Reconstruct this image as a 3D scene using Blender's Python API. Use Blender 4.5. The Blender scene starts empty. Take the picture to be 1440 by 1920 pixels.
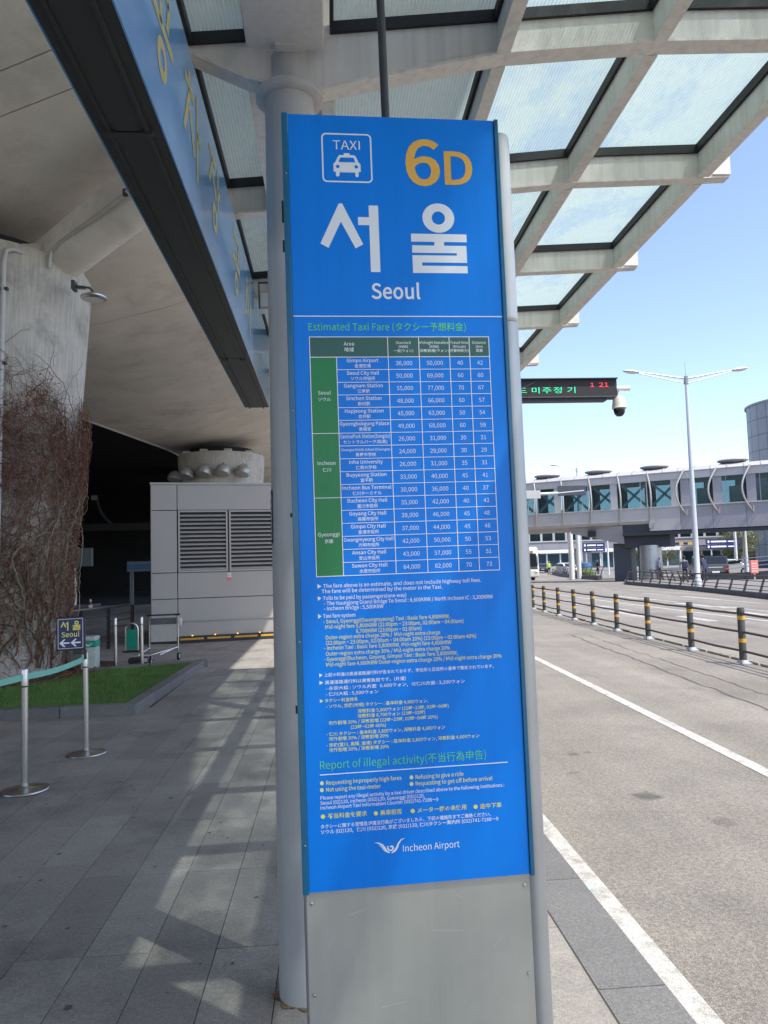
import bpy, math, random
import numpy as np
from mathutils import Vector, Matrix
random.seed(7); RNG = np.random.default_rng(7)
R = math.radians
sc = bpy.context.scene
col = sc.collection

# ---------------------------------------------------------------- camera
cam_d = bpy.data.cameras.new('camera'); cam = bpy.data.objects.new('camera', cam_d); col.objects.link(cam)
cam_d.sensor_fit = 'VERTICAL'; cam_d.sensor_height = 36; cam_d.lens = 36*1400/1920
cam_d.clip_start = 0.05; cam_d.clip_end = 3000
cam.matrix_world = Matrix.Translation((0, 0, 1.65)) @ Matrix.Rotation(R(-4.17), 4, 'Z') @ Matrix.Rotation(R(94.17), 4, 'X') @ Matrix.Rotation(R(-1.63), 4, 'Z')
sc.camera = cam

# ---------------------------------------------------------------- sky, sun, exposure
w = bpy.data.worlds.new('World'); sc.world = w; w.use_nodes = True
nt = w.node_tree; bg = nt.nodes['Background']
sky = nt.nodes.new('ShaderNodeTexSky'); sky.sky_type = 'NISHITA'; sky.sun_disc = False
SUN = Vector((0.45, -0.40, 1.0)).normalized()
sky.sun_elevation = math.asin(SUN.z); sky.sun_rotation = math.atan2(SUN.x, SUN.y)
sky.air_density = 0.8; sky.dust_density = 0.9; sky.ozone_density = 2.6; sky.altitude = 0
tint = nt.nodes.new('ShaderNodeMix'); tint.data_type = 'RGBA'; tint.blend_type = 'MULTIPLY'; tint.inputs['Factor'].default_value = 1; tint.inputs['B'].default_value = (1.12, 1.02, 0.98, 1)
nt.links.new(sky.outputs[0], tint.inputs['A']); nt.links.new(tint.outputs['Result'], bg.inputs[0]); bg.inputs[1].default_value = 0.15
sd = bpy.data.lights.new('sun', 'SUN'); sd.energy = 2.6; sd.angle = R(0.53); sd.color = (1, 0.955, 0.88)
so = bpy.data.objects.new('sun', sd); col.objects.link(so)
so.rotation_euler = SUN.to_track_quat('Z', 'Y').to_euler(); so.location = (6, -5, 14)
sc.view_settings.view_transform = 'Standard'; sc.view_settings.look = 'None'
sc.view_settings.exposure = 1.2; sc.view_settings.gamma = 1; sc.view_settings.use_curve_mapping = False
sc.render.engine = 'CYCLES'
sc.cycles.max_bounces = 10; sc.cycles.diffuse_bounces = 7; sc.cycles.transparent_max_bounces = 16
sc.cycles.caustics_reflective = False; sc.cycles.caustics_refractive = False
sc.cycles.use_denoising = True

# ---------------------------------------------------------------- materials
def srgb(r, g, b):
    f = lambda c: (c/255/12.92) if c/255 <= 0.04045 else ((c/255+0.055)/1.055)**2.4
    return (f(r), f(g), f(b))
def mat(name, c, rough=0.6, metal=0.0, var=0.12, scale=6.0, bump=0.0, bscale=60.0, rnd=0.0, streak=0.0, coat=0.0, space='Object', spec=0.5, dirt=None, dscale=2.0, damt=0.5, stretch=None):
    """principled material with procedural colour variation, relief, optional streaks, dirt and per-object variation"""
    m = bpy.data.materials.new(name); m.use_nodes = True; t = m.node_tree; N = t.nodes.new; L = t.links.new
    p = t.nodes['Principled BSDF']; p.inputs['Roughness'].default_value = rough; p.inputs['Metallic'].default_value = metal
    p.inputs['Specular IOR Level'].default_value = spec
    if coat: p.inputs['Coat Weight'].default_value = coat; p.inputs['Coat Roughness'].default_value = 0.08
    tc = N('ShaderNodeTexCoord'); vec = tc.outputs['Object']
    if space == 'World':
        g = N('ShaderNodeNewGeometry'); vec = g.outputs['Position']
    if stretch:
        mp = N('ShaderNodeMapping'); mp.inputs['Scale'].default_value = stretch; L(vec, mp.inputs[0]); vec = mp.outputs[0]
    n = N('ShaderNodeTexNoise'); n.inputs['Scale'].default_value = scale; n.inputs['Detail'].default_value = 6; n.inputs['Roughness'].default_value = 0.65
    L(vec, n.inputs['Vector'])
    mr = N('ShaderNodeMapRange'); mr.inputs[1].default_value = 0.25; mr.inputs[2].default_value = 0.75
    mr.inputs[3].default_value = 1-var; mr.inputs[4].default_value = 1+var; L(n.outputs[0], mr.inputs[0])
    fac = mr.outputs[0]
    if rnd:
        oi = N('ShaderNodeObjectInfo'); r2 = N('ShaderNodeMapRange'); r2.inputs[3].default_value = 1-rnd; r2.inputs[4].default_value = 1+rnd
        L(oi.outputs['Random'], r2.inputs[0]); mu = N('ShaderNodeMath'); mu.operation = 'MULTIPLY'; L(fac, mu.inputs[0]); L(r2.outputs[0], mu.inputs[1]); fac = mu.outputs[0]
    if streak:
        mp2 = N('ShaderNodeMapping'); mp2.inputs['Scale'].default_value = (22, 22, 0.7); L(tc.outputs['Object'] if space != 'World' else vec, mp2.inputs[0])
        n2 = N('ShaderNodeTexNoise'); n2.inputs['Scale'].default_value = 1.2; n2.inputs['Detail'].default_value = 5; L(mp2.outputs[0], n2.inputs['Vector'])
        r3 = N('ShaderNodeMapRange'); r3.inputs[1].default_value = 0.42; r3.inputs[2].default_value = 0.68; r3.inputs[3].default_value = 1; r3.inputs[4].default_value = 1-streak
        L(n2.outputs[0], r3.inputs[0]); mu = N('ShaderNodeMath'); mu.operation = 'MULTIPLY'; L(fac, mu.inputs[0]); L(r3.outputs[0], mu.inputs[1]); fac = mu.outputs[0]
    vm = N('ShaderNodeVectorMath'); vm.operation = 'SCALE'; vm.inputs[0].default_value = c; L(fac, vm.inputs['Scale'])
    out = vm.outputs[0]
    if dirt is not None:
        n3 = N('ShaderNodeTexNoise'); n3.inputs['Scale'].default_value = dscale; n3.inputs['Detail'].default_value = 8; n3.inputs['Roughness'].default_value = 0.7; L(vec, n3.inputs['Vector'])
        r4 = N('ShaderNodeMapRange'); r4.inputs[1].default_value = 0.5; r4.inputs[2].default_value = 0.68; r4.inputs[4].default_value = damt; L(n3.outputs[0], r4.inputs[0])
        mx = N('ShaderNodeMix'); mx.data_type = 'RGBA'; L(r4.outputs[0], mx.inputs['Factor']); L(out, mx.inputs['A']); mx.inputs['B'].default_value = (*dirt, 1); out = mx.outputs['Result']
    L(out, p.inputs['Base Color'])
    if bump:
        nb = N('ShaderNodeTexNoise'); nb.inputs['Scale'].default_value = bscale; nb.inputs['Detail'].default_value = 5; L(vec, nb.inputs['Vector'])
        b = N('ShaderNodeBump'); b.inputs['Strength'].default_value = bump; b.inputs['Distance'].default_value = 0.01; L(nb.outputs[0], b.inputs['Height']); L(b.outputs[0], p.inputs['Normal'])
    return m
def emit(name, c, s):
    m = bpy.data.materials.new(name); m.use_nodes = True; p = m.node_tree.nodes['Principled BSDF']
    p.inputs['Base Color'].default_value = (*c, 1); p.inputs['Emission Color'].default_value = (*c, 1); p.inputs['Emission Strength'].default_value = s
    return m
def speckle(m, scale, lo, hi, space='World'):
    """fine two-tone grain multiplied into the base colour (granite, asphalt)"""
    t = m.node_tree; N = t.nodes.new; L = t.links.new; p = t.nodes['Principled BSDF']
    src = p.inputs['Base Color'].links[0].from_socket
    g = N('ShaderNodeNewGeometry') if space == 'World' else N('ShaderNodeTexCoord')
    v = g.outputs['Position'] if space == 'World' else g.outputs['Object']
    f = None
    for k, s in enumerate((scale, scale*0.31)):
        n = N('ShaderNodeTexNoise'); n.inputs['Scale'].default_value = s; n.inputs['Detail'].default_value = 3; n.inputs['Roughness'].default_value = 0.8; L(v, n.inputs['Vector'])
        r = N('ShaderNodeMapRange'); r.inputs[1].default_value = 0.36; r.inputs[2].default_value = 0.64; r.inputs[3].default_value = lo if k == 0 else 1-(1-lo)*0.5; r.inputs[4].default_value = hi if k == 0 else 1+(hi-1)*0.5
        L(n.outputs[0], r.inputs[0])
        if f is None: f = r.outputs[0]
        else:
            mu = N('ShaderNodeMath'); mu.operation = 'MULTIPLY'; L(f, mu.inputs[0]); L(r.outputs[0], mu.inputs[1]); f = mu.outputs[0]
    vm = N('ShaderNodeVectorMath'); vm.operation = 'SCALE'; L(src, vm.inputs[0]); L(f, vm.inputs['Scale']); L(vm.outputs[0], p.inputs['Base Color'])
    return m

M = {}
M['slab'] = speckle(mat('granite_paving', (0.272, 0.252, 0.225), 0.75, var=0.2, scale=1.3, bump=0.35, bscale=220, rnd=0.13, space='World', dirt=(0.07, 0.068, 0.065), dscale=1.1, damt=0.55), 170, 0.72, 1.28)
M['slab_joint'] = mat('paving_joint', (0.075, 0.07, 0.06), 0.95, var=0.3, scale=20, space='World')
M['kerb'] = speckle(mat('kerb_granite', (0.158, 0.154, 0.148), 0.7, var=0.12, scale=3, bump=0.25, bscale=200, rnd=0.1, space='World'), 210, 0.62, 1.35)
M['asphalt'] = speckle(mat('road_asphalt', (0.228, 0.208, 0.178), 0.88, var=0.2, scale=0.55, bump=0.8, bscale=140, space='World', dirt=(0.13, 0.125, 0.12), dscale=0.8, damt=0.45), 120, 0.62, 1.42)
M['shade_asphalt'] = mat('shaded_road_asphalt', (0.035, 0.035, 0.037), 0.9, var=0.2, scale=0.8, space='World')  # shade under the viaduct put into the colour, a darkened road asphalt
M['ground'] = mat('distant_paving', (0.2, 0.19, 0.175), 0.9, var=0.15, scale=0.1, space='World')
M['white_line'] = speckle(mat('road_paint_white', (0.52, 0.505, 0.465), 0.75, var=0.12, scale=4, bump=0.5, bscale=160, space='World', dirt=(0.26, 0.24, 0.21), dscale=9, damt=0.85), 130, 0.72, 1.22)
M['worn_line'] = mat('worn_road_paint', (0.42, 0.41, 0.39), 0.8, var=0.15, scale=5, space='World', dirt=(0.2, 0.19, 0.175), dscale=7, damt=1.0)
M['tar'] = mat('tar', (0.1, 0.093, 0.085), 0.8, space='World')
M['concrete'] = mat('viaduct_concrete', (0.72, 0.68, 0.61), 0.85, var=0.16, scale=0.55, bump=0.3, bscale=18, space='World', dirt=(0.46, 0.43, 0.385), dscale=0.8, damt=0.6)
M['col_conc'] = mat('column_concrete', (0.52, 0.49, 0.425), 0.85, var=0.14, scale=1.5, bump=0.25, bscale=25, space='World', streak=0.22, dirt=(0.2, 0.18, 0.15), dscale=1.6, damt=0.6)
M['shade_conc'] = mat('shade_toned_concrete', (0.018, 0.019, 0.021), 0.9, var=0.2, scale=0.7, space='World')  # deep shade of the hall put into the colour, almost black
M['steel'] = mat('canopy_painted_steel', (0.76, 0.735, 0.69), 0.5, var=0.05, scale=2, streak=0.17, bump=0.05, bscale=40, space='World', dirt=(0.5, 0.48, 0.43), dscale=3, damt=0.4)
M['steel_clean'] = mat('painted_steel', (0.66, 0.64, 0.61), 0.5, var=0.07, scale=3, space='World', streak=0.08)
M['gasket'] = mat('black_gasket', (0.012, 0.012, 0.014), 0.6)
M['pipe_paint'] = mat('column_grey_paint', (0.50, 0.495, 0.48), 0.38, var=0.06, scale=4, space='World', streak=0.1, dirt=(0.36, 0.35, 0.33), dscale=5, damt=0.3)
M['rust'] = mat('rust_stain', (0.2, 0.14, 0.08), 0.95, var=0.5, scale=30, space='World')
M['silver'] = mat('brushed_steel', (0.56, 0.55, 0.53), 0.3, 1.0, var=0.08, scale=8, stretch=(1, 1, 12))
M['chrome'] = mat('bright_steel', (0.72, 0.72, 0.72), 0.22, 1.0, var=0.04)
M['alu'] = mat('satin_aluminium', (0.44, 0.44, 0.425), 0.42, 0.55, var=0.05, scale=5, streak=0.06)
M['alu_light'] = mat('pale_coated_aluminium', (0.68, 0.67, 0.63), 0.4, 0.15, var=0.04, scale=5)
M['alu_panel'] = mat('sign_base_panel', (0.46, 0.45, 0.39), 0.42, 0.35, var=0.07, scale=2.5, streak=0.05, dirt=(0.33, 0.33, 0.3), dscale=2, damt=0.4)
M['sign_blue'] = mat('sign_blue', (0.0, 0.225, 0.80), 0.33, var=0.06, scale=1.3, spec=0.3, streak=0.05, bump=0.03, bscale=9)
M['sign_teal'] = mat('sign_frame_teal', (0.005, 0.12, 0.23), 0.3, var=0.15, scale=5, coat=0.3, streak=0.15)
M['tbl_green'] = mat('table_green', (0.012, 0.22, 0.055), 0.35, var=0.04)
M['tbl_dark'] = mat('table_header_green', (0.035, 0.125, 0.09), 0.35, var=0.04)
M['ink_white'] = mat('print_white', (0.88, 0.9, 0.9), 0.5, var=0.02)
M['ink_green'] = mat('print_green', (0.13, 0.66, 0.24), 0.5, var=0.02)
M['ink_cream'] = mat('print_cream', (0.86, 0.84, 0.32), 0.5, var=0.02)
M['ink_yellow'] = mat('print_yellow', (0.88, 0.80, 0.16), 0.5, var=0.02)
M['ink_orange'] = mat('print_orange', (0.85, 0.46, 0.07), 0.5, var=0.02)
M['banner_blue'] = mat('banner_blue', (0.20, 0.48, 0.92), 0.22, var=0.2, scale=1.5, coat=0.6, space='World')
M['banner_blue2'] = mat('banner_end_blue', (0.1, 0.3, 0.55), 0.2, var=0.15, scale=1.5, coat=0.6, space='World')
M['banner_ink'] = mat('faded_gold_print', (0.62, 0.56, 0.27), 0.5, var=0.25, scale=20, space='World')
M['under'] = mat('banner_underside', (0.038, 0.043, 0.043), 0.5, var=0.08, scale=2)
M['box'] = mat('kiosk_panel_grey', (0.385, 0.37, 0.345), 0.45, 0.1, var=0.05, scale=0.8, rnd=0.03)
M['box_dark'] = mat('kiosk_core', (0.03, 0.03, 0.032), 0.8)
M['yellow'] = mat('reflective_yellow', (0.62, 0.33, 0.035), 0.5, var=0.1, scale=12)
M['black'] = mat('black_plastic', (0.02, 0.02, 0.022), 0.5)
M['navy'] = mat('navy_sign', (0.012, 0.018, 0.11), 0.4)
M['tape'] = mat('mint_belt', (0.2, 0.52, 0.42), 0.7, var=0.1, scale=12)
M['bin_green'] = mat('bin_green', (0.0, 0.3, 0.19), 0.45)
M['clear_bag'] = mat('bin_grey', (0.45, 0.52, 0.49), 0.3, var=0.2, scale=9)
M['bark'] = mat('dry_vine', (0.15, 0.09, 0.06), 0.9, var=0.4, scale=20, space='World')
M['bark_red'] = mat('red_dry_vine', (0.15, 0.055, 0.035), 0.9, var=0.4, scale=20, space='World')
M['bark_pale'] = mat('grey_dry_vine', (0.27, 0.225, 0.17), 0.9, var=0.4, scale=20, space='World')
M['soil'] = mat('bed_soil', (0.05, 0.035, 0.022), 0.95, var=0.4, scale=14, bump=0.8, bscale=50, space='World')
M['turf'] = mat('turf', (0.08, 0.14, 0.03), 0.95, var=0.3, scale=9, bump=0.8, bscale=120, space='World')
M['grass'] = mat('grass_blades', (0.12, 0.22, 0.045), 0.7, var=0.35, scale=2.2, space='World')
M['dead_leaf'] = mat('dead_leaves', (0.2, 0.085, 0.04), 0.9, var=0.5, scale=6, space='World')
M['foliage'] = mat('foliage', (0.07, 0.075, 0.025), 0.8, var=0.5, scale=1.2, space='World')
M['bridge'] = mat('bridge_cladding', (0.50, 0.485, 0.46), 0.5, 0.15, var=0.1, scale=0.5, streak=0.12, rnd=0.05)
M['bridge_girder'] = mat('bridge_girder', (0.33, 0.32, 0.34), 0.6, var=0.14, scale=0.5, streak=0.15)
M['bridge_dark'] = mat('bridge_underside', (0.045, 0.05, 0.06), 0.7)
M['rib'] = mat('bridge_rib', (0.47, 0.45, 0.41), 0.4, 0.3, var=0.08)
M['pier_dark'] = mat('dark_pier', (0.05, 0.058, 0.075), 0.5, var=0.2, scale=0.6)
M['pier_steel'] = mat('pier_steel', (0.4, 0.41, 0.43), 0.33, 0.75, var=0.15, scale=1, streak=0.2)
M['tower'] = mat('tower_cladding', (0.27, 0.28, 0.3), 0.5, 0.2, var=0.06, scale=0.3, rnd=0.05)
M['brace'] = mat('white_brace', (0.5, 0.58, 0.56), 0.5)
M['wall_in'] = mat('interior_pale', (0.48, 0.5, 0.42), 0.7)
M['fence_post'] = mat('fence_post_grey', (0.062, 0.066, 0.066), 0.55, var=0.15, scale=9)
M['fence_rail'] = mat('fence_rail_brown', (0.09, 0.07, 0.062), 0.5, 0.2, var=0.15, scale=9)
M['rubber'] = mat('rubber', (0.02, 0.02, 0.02), 0.8)
M['white_car'] = mat('white_bodywork', (0.78, 0.78, 0.76), 0.25, coat=0.8, var=0.02)
M['black_car'] = mat('black_bodywork', (0.01, 0.011, 0.014), 0.2, coat=0.9, var=0.02)
M['navy_car'] = mat('dark_blue_bodywork', (0.025, 0.032, 0.05), 0.25, coat=0.9, var=0.02)
M['car_glass'] = mat('vehicle_glass', (0.015, 0.02, 0.025), 0.1, var=0.02)
M['red'] = mat('red_plastic', (0.5, 0.03, 0.02), 0.5)
M['salmon'] = mat('faded_red_paint', (0.72, 0.2, 0.16), 0.6)
M['white_paint'] = mat('white_gloss', (0.74, 0.74, 0.73), 0.4, var=0.03)
M['cream'] = mat('cream_plastic', (0.68, 0.66, 0.56), 0.35, var=0.02)
M['lamp_post'] = mat('galvanised_paint', (0.55, 0.57, 0.58), 0.45, 0.2, var=0.05)
M['stone'] = mat('grey_stone_wall', (0.11, 0.11, 0.12), 0.9, var=0.35, scale=3, bump=0.6, bscale=10, space='World')
M['cart_panel'] = mat('cart_board_pale', (0.42, 0.43, 0.39), 0.5, var=0.1, scale=10)
M['skin'] = mat('skin', (0.45, 0.27, 0.19), 0.6)
M['hair'] = mat('black_hair', (0.015, 0.013, 0.012), 0.7)
M['cloth_grey'] = mat('grey_jacket', (0.25, 0.22, 0.2), 0.9, var=0.15, scale=12)
M['cloth_navy'] = mat('navy_jacket', (0.035, 0.045, 0.09), 0.9, var=0.15, scale=12)
M['cloth_dark'] = mat('dark_trousers', (0.02, 0.022, 0.03), 0.9)
M['cloth_jeans'] = mat('blue_trousers', (0.05, 0.065, 0.12), 0.9)
M['cloth_white'] = mat('white_shirt', (0.65, 0.65, 0.63), 0.9)
M['cloth_hiviz'] = mat('yellow_vest', (0.45, 0.62, 0.08), 0.8)
M['led_green'] = emit('led_green', (0.02, 0.55, 0.25), 0.55)
M['led_red'] = emit('led_red', (0.75, 0.03, 0.05), 0.6)
M['amber'] = emit('amber_stud', (0.9, 0.5, 0.1), 1.2)
M['led_panel'] = mat('led_matrix_black', (0.012, 0.011, 0.013), 0.6, var=0.1, scale=20)
M['far_light'] = mat('far_pale_fascia', (0.16, 0.18, 0.18), 0.6, var=0.1)
M['far_blue'] = mat('far_blue_fascia', (0.05, 0.14, 0.3), 0.6)
M['litter'] = mat('pale_blue_paper', (0.4, 0.68, 0.68), 0.7)

def glass(name, tint, transp, rough=0.1, body=(0.02, 0.05, 0.055)):
    m = bpy.data.materials.new(name); m.use_nodes = True; t = m.node_tree; t.nodes.remove(t.nodes['Principled BSDF'])
    N = t.nodes.new; L = t.links.new; out = t.nodes['Material Output']
    tr = N('ShaderNodeBsdfTransparent'); tr.inputs[0].default_value = (*tint, 1)
    df = N('ShaderNodeBsdfDiffuse'); df.inputs[0].default_value = (*body, 1)
    gl = N('ShaderNodeBsdfGlossy'); gl.inputs['Roughness'].default_value = rough
    m1 = N('ShaderNodeMixShader'); m1.inputs[0].default_value = transp; L(df.outputs[0], m1.inputs[1]); L(tr.outputs[0], m1.inputs[2])
    fr = N('ShaderNodeFresnel'); fr.inputs[0].default_value = 1.45
    ge = N('ShaderNodeNewGeometry'); mm = N('ShaderNodeMath'); mm.operation = 'MULTIPLY_ADD'; L(ge.outputs['Backfacing'], mm.inputs[0]); mm.inputs[1].default_value = -1; mm.inputs[2].default_value = 1
    mf = N('ShaderNodeMath'); mf.operation = 'MULTIPLY'; L(mm.outputs[0], mf.inputs[0]); L(fr.outputs[0], mf.inputs[1])
    m2 = N('ShaderNodeMixShader'); L(mf.outputs[0], m2.inputs[0]); L(m1.outputs[0], m2.inputs[1]); L(gl.outputs[0], m2.inputs[2]); L(m2.outputs[0], out.inputs[0])
    return m
M['glass_dark'] = glass('bridge_glass', (0.74, 0.87, 0.9), 0.76)
M['glass_top'] = glass('glass_outer_skin', (0.93, 0.97, 0.96), 0.97, 0.05)

def ribbed_glass():
    """frosted wired roof glass: fine ribs along the canopy, clear patches where rain has washed it"""
    m = bpy.data.materials.new('ribbed_roof_glass'); m.use_nodes = True; t = m.node_tree; t.nodes.remove(t.nodes['Principled BSDF'])
    N = t.nodes.new; L = t.links.new; out = t.nodes['Material Output']
    g = N('ShaderNodeNewGeometry'); sp = N('ShaderNodeSeparateXYZ'); L(g.outputs['Position'], sp.inputs[0])
    # ribs
    wob = N('ShaderNodeTexNoise'); wob.inputs['Scale'].default_value = 9; L(g.outputs['Position'], wob.inputs['Vector'])
    a = N('ShaderNodeMath'); a.operation = 'MULTIPLY_ADD'; L(wob.outputs[0], a.inputs[0]); a.inputs[1].default_value = 0.004; L(sp.outputs['X'], a.inputs[2])
    b = N('ShaderNodeMath'); b.operation = 'MULTIPLY'; b.inputs[1].default_value = 2*math.pi/0.0165; L(a.outputs[0], b.inputs[0])
    s = N('ShaderNodeMath'); s.operation = 'SINE'; L(b.outputs[0], s.inputs[0])
    rib = N('ShaderNodeMapRange'); rib.inputs[1].default_value = -0.9; rib.inputs[2].default_value = 0.9; rib.inputs[3].default_value = 0; rib.inputs[4].default_value = 1; L(s.outputs[0], rib.inputs[0])
    # washed patches and dust
    mp = N('ShaderNodeMapping'); mp.inputs['Scale'].default_value = (1.7, 1.0, 1); L(g.outputs['Position'], mp.inputs[0])
    pn = N('ShaderNodeTexNoise'); pn.inputs['Scale'].default_value = 1.5; pn.inputs['Detail'].default_value = 9; pn.inputs['Roughness'].default_value = 0.62; L(mp.outputs[0], pn.inputs['Vector'])
    pr = N('ShaderNodeMapRange'); pr.inputs[1].default_value = 0.47; pr.inputs[2].default_value = 0.60; L(pn.outputs[0], pr.inputs[0])
    mp2 = N('ShaderNodeMapping'); mp2.inputs['Scale'].default_value = (150, 14, 14); L(g.outputs['Position'], mp2.inputs[0])
    sn = N('ShaderNodeTexNoise'); sn.inputs['Scale'].default_value = 1; sn.inputs['Detail'].default_value = 3; L(mp2.outputs[0], sn.inputs['Vector'])
    sr = N('ShaderNodeMapRange'); sr.inputs[1].default_value = 0.35; sr.inputs[2].default_value = 0.7; sr.inputs[3].default_value = 0.0; sr.inputs[4].default_value = 0.16; L(sn.outputs[0], sr.inputs[0])
    # transparency fraction
    t1 = N('ShaderNodeMath'); t1.operation = 'MULTIPLY_ADD'; L(pr.outputs[0], t1.inputs[0]); t1.inputs[1].default_value = 0.26; t1.inputs[2].default_value = 0.36
    t2 = N('ShaderNodeMath'); t2.operation = 'MULTIPLY_ADD'; L(rib.outputs[0], t2.inputs[0]); t2.inputs[1].default_value = -0.20; L(t1.outputs[0], t2.inputs[2])
    t3 = N('ShaderNodeMath'); t3.operation = 'SUBTRACT'; L(t2.outputs[0], t3.inputs[0]); L(sr.outputs[0], t3.inputs[1]); t3.use_clamp = True
    tl = N('ShaderNodeBsdfTranslucent'); tl.inputs[0].default_value = (0.64, 0.78, 0.74, 1)
    df = N('ShaderNodeBsdfDiffuse'); df.inputs[0].default_value = (0.82, 0.9, 0.88, 1)
    m1 = N('ShaderNodeMixShader'); m1.inputs[0].default_value = 0.52; L(tl.outputs[0], m1.inputs[1]); L(df.outputs[0], m1.inputs[2])
    tr = N('ShaderNodeBsdfTransparent'); tr.inputs[0].default_value = (0.84, 0.92, 0.93, 1)
    m2 = N('ShaderNodeMixShader'); L(t3.outputs[0], m2.inputs[0]); L(m1.outputs[0], m2.inputs[1]); L(tr.outputs[0], m2.inputs[2])
    L(m2.outputs[0], out.inputs[0])
    return m
M['roof_glass'] = ribbed_glass()

# ---------------------------------------------------------------- helpers
class MB:
    def __init__(s): s.v = []; s.f = []; s.m = []; s.T = Matrix.Identity(4)
    def add(s, vs, fs, mi=0):
        o = len(s.v); s.v += [tuple(s.T @ Vector(v)) for v in vs]; s.f += [tuple(i+o for i in f) for f in fs]; s.m += [mi]*len(fs); return s
    def box(s, x0, y0, z0, x1, y1, z1, mi=0):
        return s.add([(x0,y0,z0),(x1,y0,z0),(x1,y1,z0),(x0,y1,z0),(x0,y0,z1),(x1,y0,z1),(x1,y1,z1),(x0,y1,z1)],
                     [(0,3,2,1),(4,5,6,7),(0,1,5,4),(1,2,6,5),(2,3,7,6),(3,0,4,7)], mi)
    def cbox(s, c, d, mi=0): return s.box(c[0]-d[0]/2, c[1]-d[1]/2, c[2]-d[2]/2, c[0]+d[0]/2, c[1]+d[1]/2, c[2]+d[2]/2, mi)
    def hexa(s, p, mi=0):   # 8 points: bottom 4, top 4
        return s.add(p, [(0,3,2,1),(4,5,6,7),(0,1,5,4),(1,2,6,5),(2,3,7,6),(3,0,4,7)], mi)
    def prism(s, poly, z0, z1, mi=0):
        n = len(poly); vs = [(x,y,z0) for x,y in poly]+[(x,y,z1) for x,y in poly]
        return s.add(vs, [tuple(range(n-1,-1,-1)), tuple(range(n,2*n))]+[(i,(i+1)%n,(i+1)%n+n,i+n) for i in range(n)], mi)
    def xprism(s, poly, x0, x1, mi=0):  # poly of (y,z) extruded along x
        n = len(poly); vs = [(x0,y,z) for y,z in poly]+[(x1,y,z) for y,z in poly]
        return s.add(vs, [tuple(range(n-1,-1,-1)), tuple(range(n,2*n))]+[(i,(i+1)%n,(i+1)%n+n,i+n) for i in range(n)], mi)
    def yprism(s, poly, y0, y1, mi=0):  # poly of (x,z) extruded along y
        n = len(poly); vs = [(x,y0,z) for x,z in poly]+[(x,y1,z) for x,z in poly]
        return s.add(vs, [tuple(range(n)), tuple(range(2*n-1,n-1,-1))]+[(i,i+n,(i+1)%n+n,(i+1)%n) for i in range(n)], mi)
    def tube(s, pts, r, n=10, mi=0, cap=True):
        pts = [Vector(p) for p in pts]; rs = r if isinstance(r, (list, tuple)) else [r]*len(pts)
        vs = []; up = Vector((0,0,1)); prev = None
        for i, p in enumerate(pts):
            d = (pts[min(i+1,len(pts)-1)]-pts[max(i-1,0)])
            d = d.normalized() if d.length > 1e-9 else Vector((0,0,1))
            if prev is None:
                a = d.cross(up if abs(d.z) < 0.95 else Vector((1,0,0))).normalized()
            else:
                a = (prev-d*prev.dot(d)); a = a.normalized() if a.length > 1e-6 else d.orthogonal().normalized()
            prev = a; b = d.cross(a)
            for k in range(n):
                t = 2*math.pi*k/n; vs.append(tuple(p+(a*math.cos(t)+b*math.sin(t))*rs[i]))
        fs = [(i*n+k, i*n+(k+1)%n, (i+1)*n+(k+1)%n, (i+1)*n+k) for i in range(len(pts)-1) for k in range(n)]
        if cap: fs += [tuple(range(n-1,-1,-1)), tuple(range((len(pts)-1)*n, len(pts)*n))]
        return s.add(vs, fs, mi)
    def lathe(s, prof, c=(0,0), n=24, mi=0, a0=0, a1=2*math.pi):
        full = abs(a1-a0-2*math.pi) < 1e-6; k = n if full else n+1; vs = []
        for r, z in prof:
            for i in range(k):
                t = a0+(a1-a0)*i/n; vs.append((c[0]+r*math.cos(t), c[1]+r*math.sin(t), z))
        fs = [(j*k+i, j*k+(i+1)%k, (j+1)*k+(i+1)%k, (j+1)*k+i) for j in range(len(prof)-1) for i in range(n if not full else k)]
        if full:
            if prof[0][0] > 1e-6 and abs(prof[0][1]-prof[1][1]) > 1e-6: fs.append(tuple(range(k-1,-1,-1)))
            if prof[-1][0] > 1e-6 and abs(prof[-1][1]-prof[-2][1]) > 1e-6 and abs(prof[0][0]-prof[-1][0])+abs(prof[0][1]-prof[-1][1]) > 1e-6: fs.append(tuple(range((len(prof)-1)*k, len(prof)*k)))
        return s.add(vs, fs, mi)
    def ball(s, c, r, sc3=(1,1,1), n=12, mi=0):
        vs = []; m = n//2
        for j in range(m+1):
            ph = math.pi*j/m
            for i in range(n):
                t = 2*math.pi*i/n; vs.append((c[0]+r*sc3[0]*math.sin(ph)*math.cos(t), c[1]+r*sc3[1]*math.sin(ph)*math.sin(t), c[2]+r*sc3[2]*math.cos(ph)))
        return s.add(vs, [(j*n+i, (j+1)*n+i, (j+1)*n+(i+1)%n, j*n+(i+1)%n) for j in range(m) for i in range(n)], mi)
    def mesh(s, name, mats):
        me = bpy.data.meshes.new(name); me.from_pydata(s.v, [], s.f)
        for m_ in (mats if isinstance(mats, (list, tuple)) else [mats]): me.materials.append(M[m_])
        me.polygons.foreach_set('material_index', s.m); me.validate(); me.update(); return me
    def build(s, name, mats, parent=None, smooth=False, bevel=0, label=None, kind=None, seg=2):
        me = s.mesh(name, mats); o = bpy.data.objects.new(name, me); col.objects.link(o)
        if parent: o.parent = parent
        if smooth: smooth_by_angle(me)
        if bevel:
            b = o.modifiers.new('bevel', 'BEVEL'); b.width = bevel; b.segments = seg; b.limit_method = 'ANGLE'; b.angle_limit = R(40); b.harden_normals = False
        if label: o['label'] = label
        if kind: o['kind'] = kind
        return o
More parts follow.
